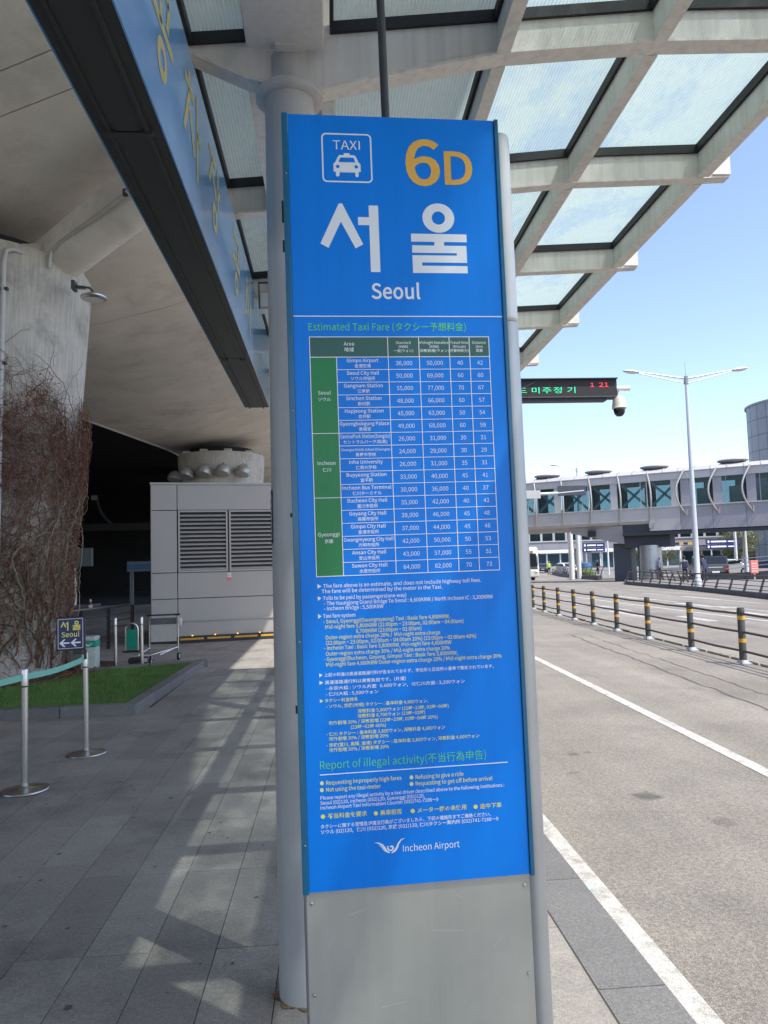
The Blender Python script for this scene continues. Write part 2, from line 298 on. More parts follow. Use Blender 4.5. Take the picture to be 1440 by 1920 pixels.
def smooth_by_angle(me, ang=40):
    me.polygons.foreach_set('use_smooth', [True]*len(me.polygons))
    try: me.set_sharp_from_angle(angle=R(ang))
    except Exception: pass
def thing(name, label, cat, loc=(0,0,0), rz=0, group=None):
    o = bpy.data.objects.new(name, None); col.objects.link(o); o.location = loc; o.rotation_euler = (0,0,rz); o.empty_display_size = 0.1
    o['label'] = label; o['category'] = cat
    if group: o['group'] = group
    return o
def tag(o, label, cat, group=None):
    o['label'] = label; o['category'] = cat
    if group: o['group'] = group
    return o
def struct(o): o['kind'] = 'structure'; return o
def dup(root, loc=None, rz=None, label=None, group=None):
    r = root.copy(); col.objects.link(r)
    if loc is not None: r.location = loc
    if rz is not None: r.rotation_euler = (0,0,rz)
    if label: r['label'] = label
    if group: r['group'] = group
    for ch in list(root.children):
        c = ch.copy(); col.objects.link(c); c.parent = r
        for g in list(ch.children):
            d = g.copy(); col.objects.link(d); d.parent = c
    return r
def inst(me, name, parent, loc=(0,0,0), rot=(0,0,0), scale=(1,1,1)):
    o = bpy.data.objects.new(name, me); col.objects.link(o); o.parent = parent; o.location = loc; o.rotation_euler = rot; o.scale = scale; return o
# outlines of the sans letters printed on the signs: advance width and closed contours, 1000 units to the em
GLYPHS = {
 '%':(921,[[205,284,274,300,326,345,360,418,372,517,360,614,326,686,274,731,205,746,137,731,85,686,51,614,39,517,51,418,85,345,137,300],[205,340,154,360,120,419,108,517,120,614,154,671,205,690,256,671,290,614,302,517,290,419,256,360],[226,-13,288,-13,693,746,631,746],[716,-13,784,2,837,48,870,120,882,219,870,317,837,389,784,434,716,449,648,434,596,389,562,317,550,219,562,120,595,47,648,2],[716,43,665,63,631,121,618,219,631,316,665,374,716,393,767,374,801,316,814,219,801,121,767,63]]),
 '(':(338,[[239,-196,295,-171,249,-83,213,11,188,109,173,209,168,311,173,412,188,512,213,610,249,703,295,792,239,818,188,726,148,631,117,531,98,425,92,311,98,197,117,90,148,-10,188,-105]]),
 ')':(338,[[99,-196,150,-105,190,-10,221,90,240,197,246,311,240,425,221,531,190,631,150,726,99,818,42,792,88,703,125,610,150,512,166,412,171,311,166,209,150,109,125,11,88,-83,42,-171]]),
 ',':(278,[[75,-190,153,-140,203,-69,221,19,200,98,144,126,96,109,75,62,95,15,142,-2,153,-1,126,-81,53,-136]]),
 '-':(347,[[46,245,302,245,302,315,46,315]]),
 '.':(278,[[139,-13,185,6,205,56,185,107,139,126,92,107,73,56,92,6]]),
 '/':(392,[[11,-179,78,-179,377,794,311,794]]),
 '0':(555,[[278,-13,355,2,418,48,466,124,496,231,506,369,496,506,466,611,418,686,355,731,278,746,201,731,137,686,90,611,60,506,50,369,60,231,90,124,137,48,201,2],[278,61,221,79,177,134,148,230,138,369,148,507,177,602,221,656,278,674,335,656,379,602,408,507,418,369,408,230,379,134,335,79]]),
 '1':(555,[[88,0,490,0,490,76,343,76,343,733,273,733,206,703,121,681,121,623,252,623,252,76,88,76]]),
 '2':(555,[[44,0,505,0,505,79,302,79,242,77,182,72,278,168,358,262,418,353,457,442,470,531,455,619,412,687,345,731,256,746,172,733,102,696,40,639,93,587,137,631,188,661,245,672,320,653,365,602,380,527,367,449,328,364,262,271,167,168,44,54]]),
 '3':(555,[[263,-13,355,1,430,42,481,108,499,196,478,284,422,347,344,382,344,387,412,425,458,484,474,563,458,641,414,698,346,734,260,746,182,735,115,704,56,659,105,601,175,652,257,672,348,640,381,556,362,485,298,435,178,416,178,346,285,336,356,306,394,260,406,199,387,126,335,80,257,63,183,75,124,106,76,147,29,88,86,38,162,1]]),
 '4':(555,[[340,0,426,0,426,202,524,202,524,275,426,275,426,733,325,733,20,262,20,202,340,202],[340,275,115,275,282,525,313,579,341,633,345,633,342,566,340,500]]),
 '5':(555,[[262,-13,334,-2,400,29,453,81,489,150,502,238,484,343,437,416,367,458,281,472,222,464,171,443,190,655,466,655,466,733,110,733,86,391,135,360,193,392,257,403,337,383,390,326,409,236,388,144,332,84,253,63,178,75,119,104,73,144,27,84,85,37,161,1]]),
 '6':(555,[[301,-13,382,4,449,53,495,128,512,225,498,326,457,398,392,441,308,455,250,444,192,414,142,367,153,486,181,572,222,629,273,661,331,671,395,656,447,615,499,671,453,710,396,736,327,746,244,732,170,689,110,613,71,501,56,350,68,219,102,118,154,45,222,2],[144,294,194,348,245,378,293,387,367,367,411,311,425,225,408,138,364,80,301,59,239,74,192,120,160,193]]),
 '7':(555,[[198,0,293,0,303,160,324,299,361,427,421,551,508,678,508,733,49,733,49,655,405,655,329,537,274,418,235,293,211,156]]),
 '8':(555,[[280,-13,374,2,446,42,492,102,509,176,491,263,446,325,386,369,386,374,430,418,467,478,483,551,469,629,429,690,366,730,282,744,202,731,139,693,96,634,81,558,95,488,131,432,180,389,180,385,115,338,66,270,46,182,63,104,112,42,186,2],[330,398,248,435,188,485,164,558,197,644,281,676,348,659,390,612,405,546,386,468],[281,55,202,73,147,120,127,190,140,256,176,312,228,356,302,325,364,289,406,243,422,179,404,114,355,71]]),
 '9':(555,[[235,-13,315,1,388,46,447,125,486,241,501,398,489,524,455,621,402,691,334,732,254,746,173,729,106,681,61,606,44,508,58,408,99,336,163,293,246,278,307,289,365,320,415,367,402,248,375,162,335,105,286,73,232,63,164,78,108,119,58,62,104,23,163,-3],[414,444,363,387,312,356,261,346,188,366,145,422,130,508,147,596,191,654,255,675,318,660,366,616,398,544]]),
 ':':(278,[[139,390,185,409,205,460,185,510,139,530,92,510,73,460,92,409],[139,-13,185,6,205,56,185,107,139,126,92,107,73,56,92,6]]),
 'A':(608,[[4,0,97,0,168,224,436,224,506,0,604,0,355,733,252,733],[191,297,227,410,246,472,265,533,283,595,300,658,304,658,322,595,340,533,358,472,378,410,413,297]]),
 'B':(657,[[101,0,334,0,426,9,503,34,561,77,599,137,612,215,593,301,540,359,463,390,463,395,521,430,558,485,570,554,551,636,500,692,420,723,318,733,101,733],[193,422,193,660,306,660,402,649,460,611,479,542,461,478,404,436,302,422],[193,74,193,350,321,350,430,336,498,293,521,218,497,137,429,89,321,74]]),
 'C':(638,[[377,-13,465,-1,539,35,602,92,551,151,502,106,446,78,381,68,304,82,240,121,193,183,163,267,153,369,164,470,195,552,243,614,307,652,384,665,468,646,534,596,584,656,533,700,465,733,383,746,278,729,188,680,119,602,74,497,58,366,74,235,118,130,186,52,274,4]]),
 'D':(688,[[101,0,288,0,408,16,504,63,573,139,615,242,629,369,615,497,572,598,503,672,406,718,284,733,101,733],[193,76,193,658,276,658,369,646,442,610,493,551,524,470,534,369,524,267,493,186,442,126,369,89,276,76]]),
 'E':(589,[[101,0,534,0,534,79,193,79,193,346,471,346,471,425,193,425,193,655,523,655,523,733,101,733]]),
 'F':(552,[[101,0,193,0,193,329,473,329,473,407,193,407,193,655,523,655,523,733,101,733]]),
 'G':(689,[[389,-13,481,-2,557,28,615,72,615,380,374,380,374,303,530,303,530,111,473,79,398,68,312,82,244,121,194,183,163,267,153,369,164,470,196,552,247,614,315,652,397,665,462,656,514,631,555,596,605,656,554,699,485,732,394,746,285,729,192,680,120,602,74,497,58,366,74,235,119,130,189,52,280,4]]),
 'H':(728,[[101,0,193,0,193,346,535,346,535,0,628,0,628,733,535,733,535,426,193,426,193,733,101,733]]),
 'I':(293,[[101,0,193,0,193,733,101,733]]),
 'K':(646,[[101,0,193,0,193,232,319,382,539,0,642,0,377,455,607,733,502,733,195,365,193,365,193,733,101,733]]),
 'M':(812,[[101,0,184,0,184,406,182,476,178,552,172,622,176,622,235,455,374,74,436,74,574,455,633,622,637,622,632,552,627,476,625,406,625,0,711,0,711,733,600,733,460,341,435,265,409,188,405,188,379,265,352,341,212,733,101,733]]),
 'N':(723,[[101,0,188,0,188,385,186,462,182,539,177,614,181,614,260,463,527,0,622,0,622,733,534,733,534,352,536,274,541,196,547,120,542,120,463,271,195,733,101,733]]),
 'O':(742,[[371,-13,474,4,561,54,627,133,669,239,684,369,669,498,627,603,561,681,474,729,371,746,268,729,181,681,115,603,73,498,58,369,73,239,115,133,181,54,268,4],[371,68,298,82,237,121,192,184,163,267,153,369,163,470,192,552,237,614,298,652,371,665,444,652,505,614,550,552,579,470,589,369,579,267,550,184,505,121,444,82]]),
 'P':(633,[[101,0,193,0,193,292,314,292,404,301,479,327,535,371,571,435,584,518,571,602,535,663,477,703,401,726,310,733,101,733],[193,367,193,658,298,658,406,645,470,602,492,518,471,432,409,383,302,367]]),
 'R':(635,[[193,385,193,658,316,658,413,646,473,604,494,528,473,448,413,401,316,385],[503,0,607,0,421,321,489,347,541,390,574,451,586,528,567,624,514,687,433,722,330,733,101,733,101,0,193,0,193,311,325,311]]),
 'S':(596,[[304,-13,407,3,486,47,536,114,553,195,533,286,479,348,402,391,298,436,241,463,195,500,176,559,193,615,241,652,313,665,377,657,432,633,480,597,528,656,469,703,396,734,313,746,221,732,148,691,99,630,82,552,106,462,162,402,231,364,336,318,399,287,443,248,459,187,441,125,388,83,305,68,230,79,162,111,103,159,48,95,100,50,161,16,229,-5]]),
 'T':(599,[[253,0,346,0,346,655,568,655,568,733,31,733,31,655,253,655]]),
 'U':(721,[[361,-13,446,-3,518,30,574,90,611,179,624,302,624,733,535,733,535,300,521,189,484,118,429,80,361,68,294,80,239,118,203,189,190,300,190,733,98,733,98,302,111,179,147,90,204,30,276,-3]]),
 'W':(878,[[181,0,291,0,400,442,419,526,437,609,441,609,459,526,477,442,588,0,700,0,851,733,763,733,684,334,671,255,657,176,644,96,638,96,621,176,603,255,586,334,484,733,399,733,298,334,280,255,263,176,246,96,242,96,227,176,213,255,198,334,121,733,26,733]]),
 'X':(573,[[17,0,115,0,220,198,249,255,279,317,283,317,316,254,346,198,455,0,557,0,342,374,542,733,445,733,347,546,322,495,295,438,291,438,260,495,233,546,133,733,31,733,231,379]]),
 'Y':(531,[[219,0,311,0,311,284,532,733,436,733,342,526,318,472,294,419,268,365,264,365,239,419,216,472,192,526,97,733,-1,733,219,284]]),
 'a':(563,[[217,-13,282,-2,342,26,397,65,400,65,408,0,483,0,483,334,472,426,439,496,380,541,295,557,212,546,139,519,82,486,117,423,164,451,219,472,280,481,349,461,383,411,392,344,269,324,175,295,110,256,71,205,59,141,80,58,136,5],[243,61,175,81,147,147,160,195,201,233,277,263,392,283,392,132,317,79]]),
 'b':(618,[[331,-13,403,0,468,37,520,97,554,178,567,280,558,373,531,450,488,508,427,544,351,557,291,547,233,519,180,481,184,578,184,796,92,796,92,0,165,0,173,56,177,56,253,5],[316,64,254,76,184,120,184,406,258,461,328,480,412,455,458,385,472,279,460,189,428,121,378,79]]),
 'c':(510,[[306,-13,370,-5,429,19,482,55,442,117,384,79,314,63,246,78,192,120,158,186,146,271,159,356,194,422,249,465,317,480,375,467,425,433,471,493,404,538,313,557,232,545,161,508,104,450,66,370,52,271,65,172,100,93,154,35,224,-1]]),
 'd':(620,[[277,-13,339,-2,395,25,442,64,445,64,453,0,528,0,528,796,436,796,436,587,441,494,370,540,288,557,216,544,152,507,100,448,66,368,53,271,63,172,93,93,139,35,201,-1],[297,64,216,89,165,160,147,272,159,357,193,422,243,465,304,480,370,467,436,423,436,138,368,82]]),
 'e':(554,[[312,-13,380,-6,439,14,490,42,458,103,394,71,322,60,251,73,196,112,158,171,142,250,508,250,511,274,512,302,498,407,456,488,388,539,295,557,222,544,156,507,102,448,65,369,52,271,65,173,102,94,158,35,229,-1],[141,315,169,407,225,464,297,484,370,465,416,408,432,315]]),
 'f':(325,[[33,469,107,469,107,0,198,0,198,469,313,469,313,543,198,543,198,629,217,709,275,736,305,732,336,721,356,792,314,804,265,809,176,787,124,725,107,630,107,543,33,538]]),
 'g':(564,[[275,-250,389,-235,476,-194,531,-134,550,-62,529,11,466,54,361,67,254,67,179,84,159,126,169,163,194,191,233,177,274,172,352,185,416,223,458,283,473,361,461,425,429,473,540,473,540,543,351,543,317,553,274,557,196,543,132,505,87,444,71,363,93,276,142,217,142,213,101,172,82,112,96,58,131,23,131,18,72,-38,51,-105,67,-167,114,-212,184,-240],[274,234,217,250,175,294,159,363,193,457,274,490,333,475,374,431,390,363,374,294,332,250],[288,-187,203,-175,150,-142,131,-92,144,-45,186,0,222,-6,256,-8,350,-8,432,-23,460,-77,439,-130,379,-171]]),
 'h':(607,[[92,0,184,0,184,394,257,456,332,477,391,462,424,415,435,332,435,0,526,0,526,344,516,436,486,502,434,543,360,557,292,545,232,512,180,466,184,578,184,796,92,796]]),
 'i':(275,[[92,0,184,0,184,543,92,543],[138,655,182,672,199,716,182,759,138,775,95,759,78,716,95,672]]),
 'j':(275,[[35,-242,122,-220,169,-158,184,-62,184,543,93,543,93,-62,80,-140,26,-169,-2,-166,-26,-159,-44,-228,-9,-238],[138,655,182,672,199,716,182,759,138,775,94,759,77,716,94,672]]),
 'k':(552,[[92,0,182,0,182,143,284,262,443,0,542,0,337,324,518,543,416,543,186,257,182,257,182,796,92,796]]),
 'l':(284,[[188,-13,219,-11,241,-5,228,65,217,63,209,63,191,72,184,102,184,796,92,796,92,108,115,19]]),
 'm':(926,[[92,0,184,0,184,394,255,457,320,477,377,462,410,415,421,332,421,0,512,0,512,394,584,457,649,477,706,462,739,415,750,332,750,0,841,0,841,344,831,436,801,502,749,543,677,557,613,544,554,507,497,453,467,508,418,544,347,557,285,544,229,511,178,464,176,464,167,543,92,543]]),
 'n':(610,[[92,0,184,0,184,394,257,456,332,477,391,462,424,415,435,332,435,0,526,0,526,344,516,436,486,502,434,543,360,557,291,544,231,511,178,464,176,464,167,543,92,543]]),
 'o':(606,[[303,-13,380,-1,449,35,504,93,541,172,554,271,541,370,504,450,449,508,380,545,303,557,226,545,157,508,102,450,65,370,52,271,65,172,102,93,157,35,226,-1],[303,63,239,78,189,120,157,186,146,271,157,356,189,422,239,465,303,480,367,465,417,422,450,356,461,271,450,186,417,120,367,78]]),
 'p':(620,[[92,-229,184,-229,184,-45,181,50,256,3,331,-13,403,0,468,37,520,97,554,178,567,280,558,373,531,450,488,508,427,544,351,557,289,546,231,518,178,480,176,480,167,543,92,543],[316,64,255,76,184,120,184,406,259,461,328,480,412,455,458,385,472,279,460,189,428,121,378,79]]),
 'q':(620,[[436,-229,528,-229,528,543,455,543,446,492,444,492,372,540,288,557,216,544,152,507,100,448,66,368,53,271,63,172,93,93,139,35,201,-1,277,-13,338,-3,393,24,441,63,436,-36],[297,64,216,89,165,160,147,272,159,357,193,422,243,465,304,480,370,467,436,423,436,138,368,82]]),
 'r':(388,[[92,0,184,0,184,349,225,423,273,463,320,475,348,473,373,466,390,545,364,554,332,557,274,543,221,504,178,444,176,444,167,543,92,543]]),
 's':(468,[[234,-13,342,9,408,67,431,148,406,230,344,280,266,313,185,350,149,407,174,463,250,486,316,472,373,438,417,495,370,526,313,548,249,557,148,536,84,481,62,403,86,327,145,278,220,246,305,207,344,143,317,83,237,58,177,66,125,89,76,123,32,62,90,23,159,-3]]),
 't':(377,[[262,-13,314,-7,363,7,345,76,315,66,283,61,217,88,199,165,199,469,347,469,347,543,199,543,199,696,123,696,113,543,27,538,27,469,108,469,108,168,122,73,171,10]]),
 'u':(607,[[251,-13,319,-1,377,33,430,85,433,85,440,0,516,0,516,543,425,543,425,158,376,106,329,76,278,66,220,81,186,128,176,210,176,543,84,543,84,199,94,107,124,41,176,1]]),
 'v':(521,[[209,0,316,0,508,543,418,543,315,234,290,154,265,74,260,74,235,154,210,234,108,543,13,543]]),
 'w':(802,[[178,0,284,0,361,291,380,369,398,449,403,449,421,370,440,293,518,0,629,0,776,543,688,543,609,229,592,153,576,78,571,78,552,153,533,229,448,543,359,543,274,229,255,153,238,78,233,78,217,153,201,229,120,543,27,543]]),
 'x':(498,[[15,0,111,0,184,127,212,176,239,224,244,224,275,176,303,127,383,0,483,0,304,274,469,543,374,543,307,424,283,378,259,333,254,333,227,379,201,424,128,543,29,543,194,283]]),
 'y':(521,[[101,-234,173,-220,229,-180,271,-120,304,-46,508,543,419,543,321,242,277,88,272,88,244,166,218,242,108,543,13,543,231,-1,219,-42,172,-126,97,-159,75,-156,55,-150,37,-223,66,-231]]),
 '~':(555,[[376,287,448,311,515,387,464,424,423,372,378,356,318,381,256,426,180,451,132,440,84,407,41,350,92,314,132,366,177,382,237,357,300,312]]),
}
SPACE = 224.000
def run_mesh(curve):
    o = bpy.data.objects.new('lettering', curve); col.objects.link(o); bpy.context.view_layer.update()
    me = bpy.data.meshes.new_from_object(o.evaluated_get(bpy.context.evaluated_depsgraph_get()))
    bpy.data.objects.remove(o); bpy.data.curves.remove(curve)
    return [(v.co.x, v.co.y) for v in me.vertices], [tuple(p.vertices) for p in me.polygons]
GLYPH_CACHE = {}
def text_mesh(s, width=None, em=0.1, bold=0.0, align='L', res=2):
    """lettering outline as a mesh in the XZ plane facing -Y, baseline at z=0, squeezed to the given width"""
    V = []; Fs = []; x = 0.0; i = 0
    while i < len(s):
        j = i; lat = s[i] in GLYPHS or s[i] == ' '
        while j < len(s) and (s[j] in GLYPHS or s[j] == ' ') == lat: j += 1
        run = s[i:j]; i = j
        for ch in run:
            if ch in ' \u3000': x += SPACE/1000 if ch == ' ' else 1.0; continue
            key = (ch, bold, res)
            if key not in GLYPH_CACHE:
                if lat:
                    adv, sps = GLYPHS[ch]; c = bpy.data.curves.new('lettering', 'CURVE'); c.dimensions = '2D'; c.fill_mode = 'BOTH'; c.offset = bold
                    for sp in sps:
                        n = len(sp)//2; q = c.splines.new('POLY'); q.points.add(n-1); q.use_cyclic_u = True
                        for k in range(n): q.points[k].co = (sp[2*k]/1000, sp[2*k+1]/1000, 0, 1)
                    w_ = adv/1000+bold*.6
                else:
                    c = bpy.data.curves.new('lettering', 'FONT'); c.body = ch; c.resolution_u = res; c.offset = bold; w_ = 1.0
                GLYPH_CACHE[key] = (*run_mesh(c), w_)
            vs, fs, w_ = GLYPH_CACHE[key]; o = len(V); V += [(a+x, b) for a, b in vs]; Fs += [tuple(k+o for k in f) for f in fs]; x += w_
    x0 = min(a for a, b in V); x1 = max(a for a, b in V); kx = em if width is None else width/(x1-x0)
    off = 0 if align == 'L' else -(x1-x0)*kx/2
    me = bpy.data.meshes.new('lettering'); me.from_pydata([((a-x0)*kx+off, 0, b*em) for a, b in V], [], Fs); me.update(); return me
def lettering(s, x, z, parent, ink, width=None, em=0.1, bold=0.0, align='L', y=-0.0012, name='lettering', res=2):
    me = text_mesh(s, width, em, bold, align, res); me.materials.append(M[ink]); o = bpy.data.objects.new(name, me); col.objects.link(o)
    o.parent = parent; o.location = (x, y, z); return o
def join_meshes(parts, name, parent, ink):
    """parts: list of (mesh, (x,y,z)) -> one object"""
    V = []; Fs = []; o = 0
    for me, (x, y, z) in parts:
        for v in me.vertices: V.append((v.co.x+x, v.co.y+y, v.co.z+z))
        for p in me.polygons: Fs.append(tuple(i+o for i in p.vertices))
        o = len(V)
    m2 = bpy.data.meshes.new(name); m2.from_pydata(V, [], Fs); m2.materials.append(M[ink]); m2.update()
    ob = bpy.data.objects.new(name, m2); col.objects.link(ob); ob.parent = parent; return ob

# ================================================================ SETTING
BED = [(-12, 9.06), (-2.31, 9.06), (-2.22, 13.45), (-4.05, 12.75), (-4.6, 14.6), (-12, 14.6)]
mb = MB(); mb.add([(-1500,-1500,-.2),(1500,-1500,-.2),(1500,1500,-.2),(-1500,1500,-.2)], [(0,1,2,3)])
g = struct(mb.build('ground', 'ground'))
mb = MB(); xs = [1.26, 3, 8, 16, 24, 60]
mb.box(1.26, -30, -.19, 70, 200, -.13)
road = struct(mb.build('road', 'asphalt'))
# oil spots and stains on the asphalt
def road_spots():
    t = M['asphalt'].node_tree; N = t.nodes.new; L = t.links.new; p = t.nodes['Principled BSDF']; src = p.inputs['Base Color'].links[0].from_socket
    ge = N('ShaderNodeNewGeometry'); nz = N('ShaderNodeTexNoise'); nz.inputs['Scale'].default_value = 9; L(ge.outputs['Position'], nz.inputs['Vector'])
    vo = N('ShaderNodeVectorMath'); vo.operation = 'MULTIPLY_ADD'; L(nz.outputs['Color'], vo.inputs[0]); vo.inputs[1].default_value = (.16, .16, 0); L(ge.outputs['Position'], vo.inputs[2])
    fac = None
    for x, y, r, k in [(2.33,5.62,.11,.42),(2.2,6.9,.05,.3),(2.33,6.95,.04,.3),(1.95,7.6,.05,.35),(1.85,9.6,.07,.3),(2.6,5.0,.09,.2),(2.0,6.3,.05,.25),(1.7,8.5,.04,.25),(2.9,4.2,.12,.2),(4.9,10,.15,.15)]:
        di = N('ShaderNodeVectorMath'); di.operation = 'DISTANCE'; L(vo.outputs[0], di.inputs[0]); di.inputs[1].default_value = (x+.08, y+.08, -.13)
        mr = N('ShaderNodeMapRange'); mr.inputs[1].default_value = r*.6; mr.inputs[2].default_value = r*1.2; mr.inputs[3].default_value = 1-k*1.25; mr.inputs[4].default_value = 1; L(di.outputs['Value'], mr.inputs[0])
        if fac is None: fac = mr.outputs[0]
        else:
            mu = N('ShaderNodeMath'); mu.operation = 'MULTIPLY'; L(fac, mu.inputs[0]); L(mr.outputs[0], mu.inputs[1]); fac = mu.outputs[0]
    # tyre-worn lighter and darker lanes along the road
    mp = N('ShaderNodeMapping'); mp.inputs['Scale'].default_value = (1.1, 0.05, 1); L(ge.outputs['Position'], mp.inputs[0])
    ln = N('ShaderNodeTexNoise'); ln.inputs['Scale'].default_value = 1; ln.inputs['Detail'].default_value = 5; L(mp.outputs[0], ln.inputs['Vector'])
    lr = N('ShaderNodeMapRange'); lr.inputs[1].default_value = .3; lr.inputs[2].default_value = .7; lr.inputs[3].default_value = .8; lr.inputs[4].default_value = 1.16; L(ln.outputs[0], lr.inputs[0])
    mu = N('ShaderNodeMath'); mu.operation = 'MULTIPLY'; L(fac, mu.inputs[0]); L(lr.outputs[0], mu.inputs[1])
    vm = N('ShaderNodeVectorMath'); vm.operation = 'SCALE'; L(src, vm.inputs[0]); L(mu.outputs[0], vm.inputs['Scale']); L(vm.outputs[0], p.inputs['Base Color'])
road_spots()
def strip(path, wid, name, m, z=-.126, parent=None, rag=0):
    pts = [Vector((x, y, 0)) for x, y in path]; mb = MB(); vs = []
    for i, p in enumerate(pts):
        d = (pts[min(i+1,len(pts)-1)]-pts[max(i-1,0)]).normalized(); n = Vector((d.y, -d.x, 0))
        a = wid/2*(1+random.uniform(-rag, rag)); b = wid/2*(1+random.uniform(-rag, rag))
        vs += [(*(p-n*a).xy, z), (*(p+n*b).xy, z)]
    mb.add(vs, [(2*i, 2*i+1, 2*i+3, 2*i+2) for i in range(len(pts)-1)])
    return mb.build(name, m, parent)
def lerp_path(a, b, n, j=0): return [(a[0]+(b[0]-a[0])*i/n+random.uniform(-j,j), a[1]+(b[1]-a[1])*i/n) for i in range(n+1)]
strip([(1.375,-25),(1.375,60)], .165, 'edge_line', 'white_line', parent=road)
strip([(3.36+.0286*y, y) for y in (-20, 0, 14, 30, 46)], .13, 'lane_line', 'white_line', parent=road)
strip([(11.8, 17), (11.85, 30), (12.3, 44)], .15, 'lane_line', 'white_line', parent=road)
for y in range(19, 60, 8): strip([(15.2+.03*y, y), (15.2+.03*(y+3.5), y+3.5)], .15, 'lane_dash', 'worn_line', parent=road)
for x, y, l, wd in [(9.7,22.5,3.2,.5),(10.6,20.2,2.2,.35),(10.1,29,3.5,.35),(13.6,26,3,.4),(13.9,33,3.6,.35),(16.2,30.5,3.4,.3),(12.9,21.5,2.4,.4),(9.0,36,4,.3),(13.8,44,5,.3)]:
    strip([(x, y), (x+.1, y+l)], wd, 'worn_marking', 'worn_line', parent=road, rag=.3)
for cx, cy in [(10.4, 25.5), (14.0, 29.5), (13.9, 22.8)]:   # worn arrows
    mb = MB(); mb.add([(cx-.08,cy,-.1255),(cx+.08,cy,-.1255),(cx+.08,cy+2.4,-.1255),(cx-.08,cy+2.4,-.1255),(cx-.38,cy+2.4,-.1255),(cx+.38,cy+2.4,-.1255),(cx,cy+3.7,-.1255)], [(0,1,2,3),(4,5,6)]); mb.build('painted_arrow', 'worn_line', road)
o = strip(lerp_path((4.85,6.6),(5.75,17.8), 60, .035), .03, 'tar_seam', 'tar', parent=road, rag=.7)
o = strip(lerp_path((5.5,9.0),(6.1,18), 50, .04), .018, 'tar_seam', 'tar', parent=road, rag=.8)

# sidewalk: base, slabs one by one, kerb stones
mb = MB(); mb.box(-14, -8, -.19, .985, 60, -.012); side = struct(mb.build('sidewalk', 'slab_joint'))
W_, L_ = .285, .87
slab_me = MB().box(.002, .002, -.04, W_-.002, L_-.002, 0).mesh('paving_slab', 'slab')
wide_me = MB().box(.002, .002, -.04, .383, L_-.002, 0).mesh('paving_slab', 'slab')
rest = MB()
def inside_bed(x, y): return (-12 < x < -2.3 and 9.06 < y < (13.4 if x > -4.05 else 14.6)) and not (x > -4.05 and y > 12.75+(x+4.05)*.38)
cnt = 0
for k in range(-46, 5):
    x0 = -.54+W_*k
    if x0 > .65: continue
    last = x0 > .5
    off = 3.452 if k in (-3,-2,-1,0) else 3.64 if k in (-4,1) else 3.452+L_*random.choice((0,.5,.25,.5))
    j = math.floor((-3-off)/L_)
    while off+j*L_ < 40:
        y0 = off+j*L_; j += 1; cx, cy = x0+W_/2, y0+L_/2
        if inside_bed(cx, cy) and inside_bed(cx, y0) and inside_bed(cx, y0+L_): continue
        vis = 2.2 < cy < 13 and cx > -.47*cy-.25 and not (cx > -.1 and cy < 2.6) and (cx < .3 or cy < 7)
        z = random.uniform(-.0012, .0012)
        if vis and cnt < 290:
            cnt += 1; inst(wide_me if last else slab_me, 'paving_slab', side, (x0, y0, z))
        else:
            rest.box(x0+.002, y0+.002, -.04, x0+(.383 if last else W_-.002), y0+L_-.002, z)
rest.build('paving_slabs', 'slab', side, kind='stuff')
kerb = bpy.data.objects.new('kerb', None); col.objects.link(kerb); kerb['kind'] = 'structure'
kme = MB().box(0, .003, -.19, .268, .997, 0).mesh('kerb_stone', 'kerb'); kr = MB()
for j in range(-6, 45):
    if 1 <= j < 12: inst(kme, 'kerb_stone', kerb, (.99, j+.94, random.uniform(-.002,.002)))
    else: kr.box(.99, j+.943, -.19, 1.258, j+1.937, 0)
kr.build('kerb_run', 'kerb', kerb, kind='stuff')
mb = MB(); mb.tube([(.987, 2.6, -.004), (.987, 4.2, -.004)], .004, 5); mb.build('joint_sealant', 'tar', side)

# planting bed with kerb stones, turf and grass
bed = bpy.data.objects.new('planting_bed', None); col.objects.link(bed); bed['kind'] = 'structure'
def kerb_run(p, q, n, w=.17, h=.12):
    p = Vector((*p,0)); q = Vector((*q,0)); d = (q-p)/n; u = d.normalized(); nrm = Vector((-u.y, u.x, 0))
    for i in range(n):
        a = p+d*i+u*.004; b = p+d*(i+1)-u*.004; hh = h+random.uniform(-.004,.004)
        mb = MB(); mb.hexa([(a.x,a.y,-.02),(b.x,b.y,-.02),(*(b+nrm*w).xy,-.02),(*(a+nrm*w).xy,-.02),(a.x,a.y,hh),(b.x,b.y,hh),(*(b+nrm*w).xy,hh),(*(a+nrm*w).xy,hh)])
        mb.build('kerb_stone', 'kerb', bed, bevel=.012)
kerb_run((-9.3,9.06), (-2.31,9.06), 8); kerb_run((-2.31,9.06), (-2.22,13.45), 5); kerb_run((-2.22,13.45), (-4.05,12.75), 2); kerb_run((-4.05,12.75),(-4.6,14.6),2); kerb_run((-4.6,14.6),(-9.3,14.6),4)
mb = MB(); mb.prism([(-9.3,9.22),(-2.47,9.22),(-2.38,13.25),(-4.2,12.58),(-4.75,14.44),(-9.3,14.44)], -.02, .085); mb.build('turf_base', 'turf', bed)
CX, CY = -5.75, 12.6     # ivy column centre
mb = MB(); n = 40; vs = [(CX, CY, .13)]
for i in range(n):
    t = 2*math.pi*i/n; r = 1.95+.25*math.sin(3*t)+random.uniform(-.1,.1); vs.append((CX+r*math.cos(t), CY+r*math.sin(t), .088))
mb.add(vs, [(0, 1+i, 1+(i+1)%n) for i in range(n)]); mb.build('soil_ring', 'soil', bed)
